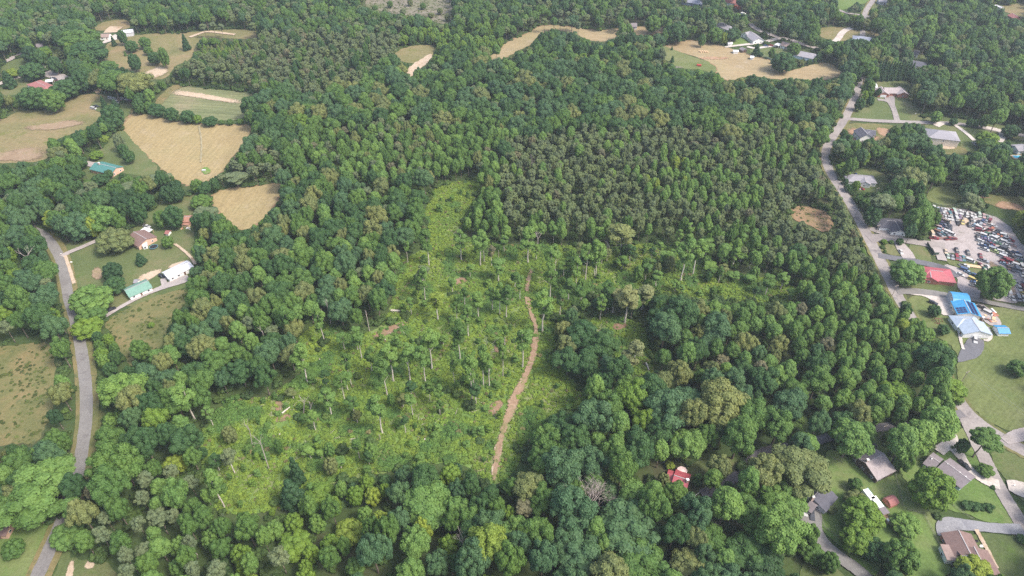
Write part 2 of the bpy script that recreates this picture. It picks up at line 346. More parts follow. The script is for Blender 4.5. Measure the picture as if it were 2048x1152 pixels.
area('verge', [(176, 930), (180, 880), (186, 830), (196, 818), (212, 826), (200, 860), (192, 890), (204, 930), (190, 945), (176, 948)], M_WEED, 'dry verge along the left road')
area('pond_bank', [(785, 112), (800, 98), (832, 90), (868, 90), (876, 100), (858, 118), (838, 128), (800, 124)], M_PAST, 'small grassy opening in the upper woods')
area('sandy_patch', [(812, 145), (822, 130), (846, 116), (862, 106), (866, 112), (852, 130), (832, 142), (822, 156)], M_SAND, 'bare sandy strip in the upper woods')
area('cut_over_land', [(720, 12), (760, -30), (900, -40), (905, 20), (905, 44), (880, 50), (850, 34), (800, 30), (760, 22)], M_SLASH, 'pinkish logged ground at the top edge')
area('hay_field', [(975, 128), (978, 112), (1000, 104), (1004, 90), (1025, 80), (1060, 65), (1075, 53), (1110, 50), (1150, 56), (1200, 62), (1236, 56), (1236, 66), (1228, 80), (1205, 84), (1172, 80), (1150, 66), (1110, 60), (1074, 72), (1062, 90), (1038, 100), (1020, 112), (1000, 118)], M_TAN2, 'curved pale hay field in the upper woods')
area('hay_field', [(1262, 62), (1280, 52), (1330, 54), (1330, 64), (1305, 70), (1270, 70)], M_TAN2, 'sliver of pale field behind big trees')
area('meadow', [(1326, 108), (1326, 90), (1340, 92), (1360, 100), (1372, 110), (1400, 118), (1418, 124), (1438, 132), (1440, 144), (1420, 146), (1396, 138), (1366, 138), (1336, 128)], M_MEAD, 'yellowish meadow with small pines by the tan field')
area('hay_field', [(1328, 92), (1372, 80), (1420, 84), (1452, 94), (1480, 104), (1520, 116), (1545, 122), (1545, 140), (1580, 142), (1600, 136), (1640, 126), (1664, 128), (1676, 140), (1690, 150), (1660, 157), (1600, 161), (1545, 158), (1500, 150), (1470, 160), (1450, 160), (1432, 150), (1436, 134), (1418, 124), (1400, 116), (1372, 108), (1345, 98)], M_TAN2, 'wide pale hay field at upper right')
area('yard', [(1460, 96), (1466, 80), (1484, 72), (1510, 84), (1480, 90)], M_LAWNB, 'green lawn behind the grey hipped house')
area('yard', [(1498, 104), (1500, 98), (1540, 92), (1560, 92), (1578, 104), (1592, 108), (1600, 120), (1575, 126), (1545, 112), (1520, 116)], M_LAWN, 'green yard among houses at upper right')
area('yard', [(1600, 96), (1620, 98), (1620, 106), (1604, 102)], M_LAWN, 'narrow green yard beside the upper lane')
area('yard', [(1345, -10), (1362, -10), (1368, 14), (1345, 6)], M_LAWNB, 'green lawn left of the dark blue house')
area('yard', [(1672, 20), (1680, -20), (1745, -20), (1735, 8), (1712, 8), (1690, 20)], M_LAWNB, 'bright green lawn at the top edge')
area('yard', [(1736, 26), (1752, -5), (1785, -10), (1782, 14), (1752, 12)], M_LAWN, 'pale lawn right of the top lane')
area('yard', [(1634, 60), (1650, 54), (1690, 54), (1700, 60), (1750, 62), (1762, 72), (1740, 76), (1700, 80), (1680, 84), (1640, 76)], M_PAST, 'dry yard around the small blue grey house')
area('yard', [(1786, 108), (1790, 100), (1812, 106), (1812, 116)], M_LAWN, 'green strip beside a hidden house')
area('yard', [(1836, 112), (1846, 108), (1880, 118), (1892, 124), (1875, 134), (1848, 130)], M_LAWN, 'sunny yard right of the white gabled house')
area('yard', [(1820, 20), (1828, 10), (1850, 14), (1838, 24)], M_LAWN, 'tiny lawn at the top edge near a boat')
area('yard', [(2010, 24), (1990, 14), (2060, 4), (2070, 40), (2040, 34)], M_PAST, 'dry slope in the top right corner')
area('lawn', [(1698, 240), (1706, 222), (1720, 208), (1738, 200), (1748, 190), (1750, 166), (1762, 161), (1818, 160), (1822, 170), (1820, 190), (1834, 212), (1846, 238), (1843, 244), (1790, 243), (1740, 242)], M_LAWN, 'mown lawn in front of the long brown roofed house')
area('verge', [(1690, 252), (1700, 246), (1780, 249), (1790, 256), (1780, 268), (1762, 282), (1740, 280), (1712, 276), (1692, 262)], M_WEED, 'rough red ground around the new white house')
area('yard', [(1848, 246), (1925, 248), (1938, 256), (1968, 262), (1980, 258), (2030, 268), (2060, 272), (2060, 284), (2008, 276), (1975, 268), (1940, 268), (1960, 290), (1952, 302), (1920, 304), (1918, 270), (1900, 262), (1850, 258)], M_LAWN, 'lawn around the large grey hipped house')
area('yard', [(1850, 234), (1880, 232), (1930, 240), (1970, 244), (2060, 262), (2060, 270), (1980, 256), (1930, 246), (1850, 243)], M_LAWN, 'grass verge behind the side road')
area('rough_ground', [(1876, 300), (1882, 288), (1920, 292), (1936, 300), (1932, 312), (1890, 310)], M_WEED, 'rough ground below the large grey house')
area('meadow', [(1850, 396), (1866, 376), (1880, 371), (1915, 378), (1932, 388), (1922, 402), (1900, 410), (1880, 412), (1862, 404)], M_MEAD, 'yellow green meadow behind the scrapyard')
area('rough_ground', [(1962, 400), (1972, 388), (2000, 390), (2060, 400), (2060, 428), (2020, 420), (1985, 412)], M_WEED, 'reddish rough ground behind the scrapyard')
area('yard', [(1700, 366), (1706, 352), (1722, 338), (1748, 338), (1774, 352), (1772, 376), (1760, 386), (1715, 384)], M_LAWN, 'lawn around the grey roofed house by the bend')
area('scrapyard_ground', [(1862, 500), (1862, 470), (1880, 458), (1868, 428), (1866, 414), (1885, 414), (1935, 420), (1990, 432), (2020, 452), (2034, 480), (2060, 500), (2060, 610), (1980, 600), (1965, 570), (1978, 545), (1970, 528), (1925, 512), (1885, 502)], M_LOT, 'grey gravel lot of the scrapyard')
area('rough_ground', [(1880, 504), (1925, 512), (1970, 530), (1976, 545), (1960, 560), (1935, 540), (1898, 530), (1888, 520)], M_LAWN, 'grass strip between the scrapyard lots')
area('gravel_lot', [(1886, 528), (1908, 532), (1940, 552), (1958, 572), (1962, 600), (1935, 592), (1913, 578), (1916, 560), (1905, 548), (1892, 540)], M_LOT, 'lower gravel lot with parked wrecks')
area('yard', [(1766, 494), (1775, 486), (1790, 483), (1802, 508), (1800, 514), (1770, 508)], M_LAWN, 'small lawn with round shrubs by the road')
area('yard', [(1812, 486), (1850, 490), (1864, 520), (1860, 527), (1824, 518)], M_LAWN, 'square lawn above the red roofed house')
area('yard', [(1852, 490), (1862, 493), (1874, 510), (1870, 514), (1862, 508)], M_LAWN, 'grass beside the dark hedge fence')
area('yard', [(1770, 532), (1776, 526), (1786, 530), (1788, 556), (1850, 560), (1892, 556), (1912, 560), (1914, 580), (1935, 592), (1890, 594), (1850, 586), (1800, 580), (1784, 560)], M_LAWN, 'grass around the red roofed brick house')
area('verge', [(1722, 462), (1730, 470), (1745, 505), (1775, 560), (1788, 600), (1776, 600), (1752, 540), (1735, 500)], M_LAWN, 'strip of grass along the road edge')
area('big_lawn', [(1812, 600), (1830, 588), (1850, 592), (1868, 604), (1880, 632), (1915, 634), (1940, 640), (1965, 610), (2100, 622), (2120, 860), (2070, 870), (2030, 866), (1985, 850), (1950, 822), (1925, 795), (1912, 770), (1915, 735), (1918, 712), (1900, 690), (1870, 672), (1850, 650), (1822, 622)], M_MEAD, 'wide mown lawn around the blue roofed workshop')
area('yard', [(1880, 905), (1890, 880), (1905, 868), (1930, 850), (1960, 905), (1985, 950), (2004, 990), (2025, 1030), (2035, 1050), (1990, 1048), (1930, 1030), (1900, 1022), (1850, 1000), (1830, 985), (1810, 960), (1800, 945), (1790, 920), (1800, 905), (1850, 930)], M_LAWNB, 'lawns around the grey roofed houses at lower right')
area('yard', [(1945, 850), (1990, 878), (2070, 912), (2100, 1010), (2050, 1010), (2015, 965), (1992, 935), (1975, 900)], M_LAWN, 'lawn between the two roads at the right edge')
area('yard', [(1648, 900), (1690, 905), (1712, 925), (1760, 955), (1790, 950), (1815, 985), (1850, 1010), (1870, 1040), (1890, 1075), (1900, 1110), (1895, 1165), (1820, 1165), (1780, 1120), (1745, 1160), (1700, 1110), (1660, 1080), (1632, 1040), (1625, 1000), (1640, 970), (1665, 965), (1655, 930)], M_LAWNB, 'fenced back lawns with sheds at lower right')
area('yard', [(1890, 1080), (1918, 1066), (1990, 1070), (2090, 1075), (2100, 1170), (1990, 1160), (1900, 1130)], M_LAWN, 'lawn around the brown roofed ranch house')
area('yard', [(1365, 940), (1385, 925), (1440, 915), (1480, 912), (1470, 950), (1440, 975), (1400, 990), (1388, 975)], M_LAWN, 'shaded lawn beside the red roofed cottage')
area('yard', [(1600, 1130), (1630, 1110), (1690, 1150), (1690, 1170), (1600, 1170)], M_LAWN, 'grass beside the lower driveway')
area('bare_patch', [(1575, 420), (1595, 412), (1630, 415), (1660, 430), (1668, 455), (1650, 468), (1620, 450), (1585, 440)], M_BROWN, 'bare reddish opening in the pine stand')
for px in ([(1222, 648), (1250, 644), (1258, 654), (1240, 662), (1226, 660)], [(1250, 484), (1268, 480), (1270, 488), (1252, 491)], [(548, 800), (562, 796), (568, 824), (552, 832)], [(538, 838), (576, 824), (590, 838), (548, 848)],
           [(740, 668), (800, 645), (822, 640), (815, 655), (770, 672), (744, 684)], [(972, 812), (1000, 796), (1012, 800), (996, 830), (978, 836)], [(985, 690), (1000, 684), (1004, 700), (992, 712)], [(905, 560), (930, 552), (938, 562), (915, 574)]):
    mark(px); sheet('bare_patch', px, M_BROWNS, 'bare brown patch among the clearing bushes', rough=1, soft=.5)
area('dirt_patch', [(1000, 272), (1010, 268), (1014, 272), (1004, 276)], M_RED, 'tiny bare spot in the woods', False)
for px, lb in (([(1690, 262), (1702, 254), (1714, 258), (1712, 276), (1740, 284), (1752, 274), (1764, 272), (1760, 284), (1730, 292), (1704, 286)], 'red clay around the new white house'),
           ([(1750, 254), (1785, 258), (1775, 276), (1755, 270)], 'red clay right of the new white house'),
           ([(1875, 292), (1900, 291), (1915, 296), (1905, 300), (1878, 298)], 'pale bare soil below the large grey house'),
           ([(1878, 306), (1890, 303), (1892, 313), (1880, 313)], 'small bare patch below the large grey house'),
           ([(1985, 412), (1995, 402), (2020, 404), (2048, 412), (2060, 424), (2030, 420), (2005, 420)], 'red clay behind the scrapyard'),
           ([(1935, 390), (1960, 391), (1990, 396), (1960, 398)], 'thin red scar in the rough ground'),
           ([(1390, 117), (1420, 113), (1462, 115), (1455, 119), (1410, 120)], 'red clay scar in the upper hay field'),
           ([(110, 246), (130, 241), (160, 240), (178, 246), (140, 256), (100, 262), (60, 262), (40, 256), (70, 250)], 'pink bare soil in the far left pasture'),
           ([(-40, 312), (20, 302), (60, 294), (92, 296), (90, 320), (40, 324), (-40, 322)], 'brown bare soil at the edge of the left pasture'),
           ([(268, 560), (290, 545), (330, 536), (322, 548), (300, 560), (285, 570)], 'bare sandy ground beside the white metal building'),
           ([(330, 536), (352, 526), (378, 520), (370, 528), (345, 540)], 'sandy strip behind the white metal building'),
           ([(182, 540), (200, 532), (208, 548), (200, 562), (186, 560)], 'dry patch in the left lawn'),
           ([(286, 145), (300, 140), (320, 132), (342, 140), (330, 150), (306, 160), (300, 158)], 'sandy cut at the foot of the grassy slope'),
           ([(182, 178), (190, 168), (202, 166), (206, 184), (194, 190)], 'sandy opening between dark trees'),
           ([(127, 1165), (140, 1122), (150, 1120), (148, 1150), (142, 1170)], 'eroded bare gully at bottom left'),
           ([(165, 1140), (176, 1118), (192, 1120), (190, 1138)], 'bare scrape on the lower left verge'),
           ([(1865, 420), (1872, 414), (1880, 430), (1884, 460), (1872, 450)], 'brown bare soil along the scrapyard edge'),
           ([(1925, 436), (1936, 436), (1938, 448), (1930, 452)], 'sandy patch among the scrapped cars'),
           ([(1975, 515), (2010, 540), (2040, 590), (2010, 600), (1985, 560)], 'weedy soil between rows of wrecks')):
    sheet('bare_soil', px, M_DUSTY if 'pink' in lb or 'brown' in lb or 'weedy' in lb or 'dry' in lb else M_REDS if 'red' in lb else M_SANDS, lb, rough=1.1, soft=.4)
sheet('meadow_tongue', [(206, 190), (238, 206), (262, 208), (264, 225), (244, 240), (215, 242), (200, 225), (175, 215)], M_LAWN, 'green grass corner of the left pasture')
sheet('field_border', [(306, 208), (330, 182), (346, 169), (372, 172), (352, 180), (334, 196), (322, 214)], M_WEED, 'dry edge of the striped field')
sheet('crop_band', [(338, 184), (352, 180), (400, 186), (450, 196), (490, 202), (488, 210), (440, 204), (380, 194), (345, 190)], M_SANDS, 'pale bleached band across the striped field', soft=.45)
sheet('weed_island', [(402, 340), (410, 334), (420, 337), (422, 346), (412, 350), (404, 346)], M_SCRUB, 'weedy island in the mown hay field', rough=.4)

# ------------------------------------------------------------------ roads, lanes, drives
def road(name, px, width, mat, label, vis=True, jit=.12):
    if vis is True: mark_ribbon(px, width)
    elif vis:
        for a, b in vis: mark_ribbon([p for p in px if a <= p[1] <= b], width)
    return ribbon(name, px, width, mat, label, jit)
LEFT = [(-60, 418), (10, 436), (50, 452), (85, 468), (100, 482), (112, 500), (122, 520), (128, 545), (133, 570), (137, 595), (147, 625), (156, 660), (163, 700), (169, 740), (173, 780), (174, 820), (171, 860), (165, 900), (157, 945), (140, 1005), (118, 1060), (98, 1105), (76, 1152), (40, 1230)]
road('verge', [(p[0] + 2, p[1]) for p in LEFT[3:]], 9.5, M_WEED, 'dry grass verge along both sides of the left road', [(465, 950), (1055, 1300)])
road('road', LEFT, 5.3, M_ROAD, 'grey two lane road winding down the left side', False)
RIGHT = [(1770, -80, 5), (1748, 0, 5), (1738, 12, 5), (1727, 30, 5), (1724, 80, 5), (1723, 130, 5), (1719, 165, 5.2), (1712, 190, 5.6), (1702, 213, 6), (1690, 238, 6), (1671, 266, 6), (1656, 288, 6), (1650, 308, 6), (1653, 330, 6), (1663, 352, 6), (1681, 378, 6), (1700, 408, 6.2), (1722, 448, 6.2), (1745, 492, 6.6), (1764, 530, 6.6), (1779, 560, 6.4), (1790, 585, 6), (1806, 612, 6), (1850, 680, 6), (1890, 755, 6), (1917, 806, 6), (1945, 838, 6.4), (1985, 868, 6.6), (2048, 903, 6.6), (2140, 950, 6.6)]
mark_ribbon([p for p in RIGHT if 150 <= p[1] <= 620], 7); mark_ribbon([p for p in RIGHT if 800 <= p[1] <= 960], 8); mark_ribbon([p for p in RIGHT if -90 <= p[1] <= 32], 6)
ribbon('verge', [(q[0], q[1], q[2] + 3) for q in RIGHT], 9, M_WEED, 'dry grass verge along the right road', .5)
road('road', RIGHT, 6, M_ROAD2, 'pale patched road winding down the right side', False)
road('side_road', [(1926, 828), (1936, 850), (1952, 885), (1972, 925), (1990, 962), (2012, 1000), (2040, 1045), (2085, 1120)], 5.6, M_ROAD2, 'residential side road at lower right')
road('side_road', [(1690, 238), (1740, 242), (1793, 244), (1850, 246), (1900, 247), (1930, 250), (1965, 256), (2010, 265), (2100, 282)], 5, M_ROAD2, 'side road past the brown and grey houses')
road('side_road', [(1738, 34), (1725, 31), (1708, 29), (1691, 26), (1670, 18)], 4.5, M_ROAD2, 'short lane joining the top road')
road('driveway', [(1776, 188, 9), (1779, 198, 8), (1783, 210, 4.5), (1790, 226, 4), (1794, 243, 4.5)], 4, M_ROAD2, 'grey driveway of the long brown roofed house')
road('driveway', [(1755, 200), (1768, 201), (1776, 204)], 4, M_ROAD2, 'parking spur left of the brown house driveway')
road('driveway', [(1906, 249), (1920, 258), (1936, 270), (1948, 282)], 3, M_CONC, 'pale concrete drive beside the large grey house')
road('driveway', [(1972, 256), (1990, 259), (2003, 264), (2006, 272), (2001, 280), (1996, 284)], 5, M_CONC, 'curved concrete drive at the right edge')
road('driveway', [(1871, 247), (1884, 252)], 9, M_CONC, 'white concrete parking pad behind the large grey house')
road('lane', [(1450, 95, 3), (1480, 91, 4), (1516, 87, 5), (1536, 83, 5), (1556, 77, 6), (1575, 79, 5)], 5, M_CONC, 'pale concrete lane between the upper houses')
road('lane', [(1494, 94), (1511, 98), (1532, 94), (1556, 92), (1572, 92)], 4, M_CONC, 'looping pale drive among the upper houses')
road('lane', [(1500, 48), (1512, 59), (1534, 68), (1554, 74), (1581, 80), (1606, 90), (1640, 99)], 6, M_GRAV, 'upper lane lined with red verge')
road('lane', [(1702, 57), (1690, 61), (1682, 68), (1678, 76), (1670, 84)], 6, M_CONC, 'white curving concrete drive near the top')
road('lane', [(-40, 176), (0, 170), (10, 162), (55, 151), (75, 143), (90, 137), (106, 130), (125, 124), (146, 117), (160, 112)], 5, M_CONC, 'pale lane past the red roofed house')
road('driveway', [(10, 124), (18, 121), (32, 112), (48, 108)], 6, M_GRAV, 'gravel drive at far upper left')
road('driveway', [(206, 87, 4), (219, 81, 8), (232, 76, 14), (240, 70, 10)], 5, M_CONC, 'concrete drive at the white farm buildings')
road('farm_pad', [(222, 66), (228, 58), (234, 54)], 14, M_SAND, 'pale sandy pad behind the white farm buildings')
road('driveway', [(90, 146), (104, 150), (118, 154), (128, 160)], 11, M_GRAV, 'gravel parking beside the red roofed house')
road('sandy_track', [(380, 75), (396, 69), (412, 63), (440, 66), (470, 70)], 4, M_SAND, 'sandy track across the upper grassy slope')
road('driveway', [(124, 514, 5), (134, 508, 3.4), (150, 501, 3.4), (170, 493, 3.4), (192, 483, 3.4), (215, 474, 3.4)], 4, M_GRAV, 'straight gravel drive to the brown roofed house')
road('ditch', [(131, 512), (137, 530), (143, 548), (149, 568)], 1.8, M_SAND, 'bare sandy ditch beside the left road')
road('lane', [(206, 637, 2.6), (240, 616, 2.6), (285, 592, 2.8), (318, 579, 3.4), (340, 570, 5), (362, 562, 7), (378, 556, 6)], 3, M_GRAV, 'gravel lane to the white metal building')
road('lane', [(331, 573), (328, 565), (327, 558)], 3, M_GRAV, 'short gravel spur to the white metal building')
road('driveway', [(168, 327), (180, 329), (190, 331)], 6, M_GRAV, 'gravel drive of the teal roofed farmhouse')
for dx in (-1.7, 1.7):
    road('wheel_track', [(350 + dx, 489), (366 + dx, 500), (379 + dx, 512), (387 + dx, 522), (391 + dx, 530)], .9, M_SAND, 'sandy wheel track above the white metal building, %s rut' % ('left' if dx < 0 else 'right'))
road('drive', [(1738, 459, 3), (1756, 462, 7), (1783, 468, 9), (1806, 473, 5)], 6, M_ROAD2, 'paved forecourt of the dark roofed bungalow')
road('drive', [(1736, 478, 9), (1760, 476, 7), (1790, 479, 5.5), (1820, 484, 5.5), (1850, 488, 6), (1890, 496, 10)], 6, M_ROAD2, 'paved lane from the road to the scrapyard')
road('drive', [(1756, 512, 5), (1790, 518, 5), (1820, 522, 5), (1855, 529, 5), (1875, 534, 6), (1895, 544, 8), (1908, 556, 7)], 5, M_ASPH, 'dark asphalt drive behind the red roofed house')
road('drive', [(1793, 481, 4), (1802, 494, 7), (1812, 508, 8), (1818, 518, 7)], 6, M_GRAV, 'parking strip with a white car')
road('drive', [(1872, 496), (1880, 510), (1884, 522)], 5, M_GRAV, 'short gravel link beside the hedge fence')
road('lane', [(1792, 584, 5), (1830, 583, 5), (1870, 588, 5), (1905, 594, 4.5), (1945, 599, 3.5), (2000, 611, 3.5), (2060, 622, 3.5), (2120, 634, 3.5)], 5, M_ROAD, 'grey lane running past the blue roofed workshop')
area('concrete_apron', [(1806, 587), (1830, 587), (1862, 590), (1896, 594), (1908, 610), (1922, 633), (1900, 633), (1882, 631), (1874, 618), (1864, 602), (1846, 593), (1826, 591)], M_CONC, 'pale concrete apron of the blue roofed workshop', smooth=1, rough=.1)
area('asphalt_fan', [(1938, 674), (1966, 680), (1968, 690), (1966, 703), (1955, 717), (1935, 722), (1912, 728), (1917, 708), (1928, 690)], M_ASPH, 'dark asphalt fan below the pale blue house', smooth=2, rough=.1)
road('footpath', [(1905, 634), (1913, 648), (1918, 668), (1922, 688), (1926, 700)], 1.4, M_CONC, 'narrow curved footpath left of the pale blue house')
road('footpath', [(1974, 655), (1981, 668), (1981, 678), (1974, 683), (1966, 681)], 1.4, M_CONC, 'curved footpath right of the pale blue house')
area('storage_yard', [(1944, 612), (1962, 608), (1978, 618), (1995, 636), (2004, 652), (1994, 656), (1972, 650), (1960, 632)], M_GRAV, 'storage yard with lumber behind the workshop', smooth=1, rough=.3)
DRK = [(1926, 828), (1880, 838), (1800, 850), (1750, 858), (1700, 865), (1650, 878), (1590, 893), (1545, 900), (1520, 907), (1503, 921), (1492, 940), (1462, 962), (1430, 980), (1402, 990)]
road('driveway', DRK, 4.2, M_PATCH, 'dark asphalt drive curving through the lower woods', False)
for a, b in (([(1500, 925), (1512, 908), (1530, 902), (1546, 899)], 3), ([(1632, 884), (1650, 878), (1668, 874)], 5), ([(1752, 858), (1776, 854), (1790, 852)], 4), ([(1396, 992), (1412, 986), (1426, 981)], 7)): mark_ribbon(a, b)
road('driveway', [(1745, 1170, 5), (1718, 1143, 5), (1690, 1124, 5), (1655, 1098, 5), (1632, 1070, 5.5), (1620, 1048, 9), (1614, 1026, 11), (1612, 1014, 9)], 5, M_ROAD, 'asphalt driveway with two parked cars')
road('driveway', [(1904, 868, 3), (1904, 884, 6), (1909, 898, 6), (1922, 915, 4), (1930, 930, 3.6), (1942, 944, 3.6), (1958, 956, 4.2), (1976, 965, 5), (1998, 971, 5)], 4, M_CONC, 'looping concrete drive of the long grey roofed house')
road('driveway', [(1876, 905), (1886, 896), (1896, 891)], 4.5, M_CONC, 'concrete pad beside the grey garage')
road('driveway', [(1896, 1074, 8), (1889, 1058, 7), (1897, 1048, 6), (1925, 1050, 5), (1980, 1057, 4), (2045, 1061, 5)], 5, M_BLUEG, 'blue grey driveway of the brown ranch house')
road('footpath', [(1951, 1060), (1968, 1090), (1982, 1118), (1993, 1138)], 1.5, M_SAND, 'straight tan footpath beside the brown ranch house')
road('driveway', [(2014, 972, 5), (2030, 976, 8), (2070, 990, 8)], 6, M_CONC, 'pale concrete drive at the right edge')
road('driveway', [(2008, 884, 4), (2032, 873, 6), (2070, 866, 7)], 8, M_GRAV, 'wide gravel pull-in at the right edge')
for dx in (-.9, .9):
    road('wheel_track', [(398 + dx, 253), (403 + dx, 275), (404 + dx, 300), (402 + dx, 326)], .45, plain('pale_straw', (.31, .27, .165)), 'pale %s wheel track down the large tan hay field' % ('left' if dx < 0 else 'right'))
# dirt track in the clearing
road('dirt_track', [(1062, 540, 1.4), (1058, 556, 2), (1054, 576, 1.4), (1054, 600, 2.2), (1060, 625, 1.6), (1073, 655, 1.9), (1071, 680, 2.6), (1067, 710, 3), (1056, 742, 2.8), (1042, 772, 3.2), (1028, 800, 4.2), (1020, 826, 3.6), (1010, 850, 2.2), (1002, 876, 2.2), (996, 905, 3.2), (992, 930, 2.6), (988, 962, 1.2)], 3, M_TRACK, 'reddish dirt track running down the clearing', True, .75)
for px in ([(1052, 600), (1056, 596), (1056, 612), (1051, 614)], [(1016, 800), (1024, 796), (1036, 802), (1030, 822), (1020, 842), (1012, 838), (1018, 818)], [(992, 886), (1002, 882), (1006, 896), (1002, 912), (990, 922), (984, 908)], [(984, 930), (996, 924), (996, 940), (986, 956), (981, 948)]):
    sheet('bare_soil', px, M_SANDS, 'pale eroded patch of the dirt track', rough=.8, soft=.35)
# ------------------------------------------------------------------ buildings
def roofmat(name, c, rib=False, rough=.8):
    if name in MATS: return MATS[name]
    k = N(name); d = tuple(x * .82 for x in c); e = tuple(min(1, x * 1.15) for x in c)
    col = k.ramp(k.noise(.8, 5, .7), [(.3, d), (.7, e)])
    f = k.noise(9, 2); col = k.mix(.5, col, k.ramp(f, [(.3, (.8, .8, .8)), (.7, (1.18, 1.18, 1.18))]), 'MULTIPLY')
    k.bsdf(col, rough, .2 if not rib else .45, bump=f, bstr=.15); MATS[name] = k.m; return k.m
RF = dict(brown=roofmat('brown_shingles', (.185, .125, .112)), tan=roofmat('tan_shingles', (.27, .20, .175)), grey=roofmat('grey_shingles', (.27, .26, .28)), dgrey=roofmat('purple_grey_shingles', (.20, .175, .185)), char=roofmat('charcoal_shingles', (.095, .095, .115)),
          weath=roofmat('weathered_shingles', (.33, .285, .28)), red=roofmat('red_metal_roof', (.36, .08, .095), True, .45), redt=roofmat('dark_red_roof', (.30, .13, .12)), teal=roofmat('teal_metal_roof', (.07, .20, .18), True, .45), green=roofmat('pale_green_metal_roof', (.15, .27, .21), True, .5), white=roofmat('white_metal_roof', (.66, .66, .68), True, .5),
          blue=roofmat('blue_metal_roof', (.045, .24, .45), True, .45), pale=roofmat('pale_blue_metal_roof', (.33, .39, .46), True, .45), rust=roofmat('rusty_tin_roof', (.36, .19, .14)), blugrey=roofmat('blue_grey_shingles', (.25, .27, .33)))
WL = dict(white=plain('white_siding', (.78, .77, .74)), cream=plain('cream_siding', (.68, .60, .50)), brick=plain('red_brick', (.40, .17, .12), .9, .1, 0, .25, 6), tbrick=plain('tan_brick', (.55, .36, .27), .9, .1, 0, .2, 5), blue=plain('blue_grey_siding', (.18, .24, .33)), dark=plain('dark_brown_siding', (.10, .07, .06)),
          pblue=plain('pale_blue_siding', (.45, .55, .60)), grey=plain('grey_siding', (.5, .5, .52)), wood=plain('raw_lumber', (.55, .40, .25), .9, .1, 0, .3, 4))
PANE = plain('window_glass', (.05, .06, .075), .12, .6, 0, .1); TRIM = plain('white_trim', (.82, .82, .8)); DOOR = plain('dark_door', (.16, .09, .07)); GARD = plain('garage_door_white', (.76, .76, .75))
CHIM = plain('chimney_brick', (.5, .38, .33)); STEEL = plain('galvanised_steel', (.5, .5, .52), .4, .5, .6); BLACK = plain('black_rubber', (.02, .02, .022), .7); WOODG = plain('weathered_grey_wood', (.34, .30, .28), .9, .1, 0, .25, 3)
RIDGE = plain('ridge_cap_metal', (.34, .32, .32))
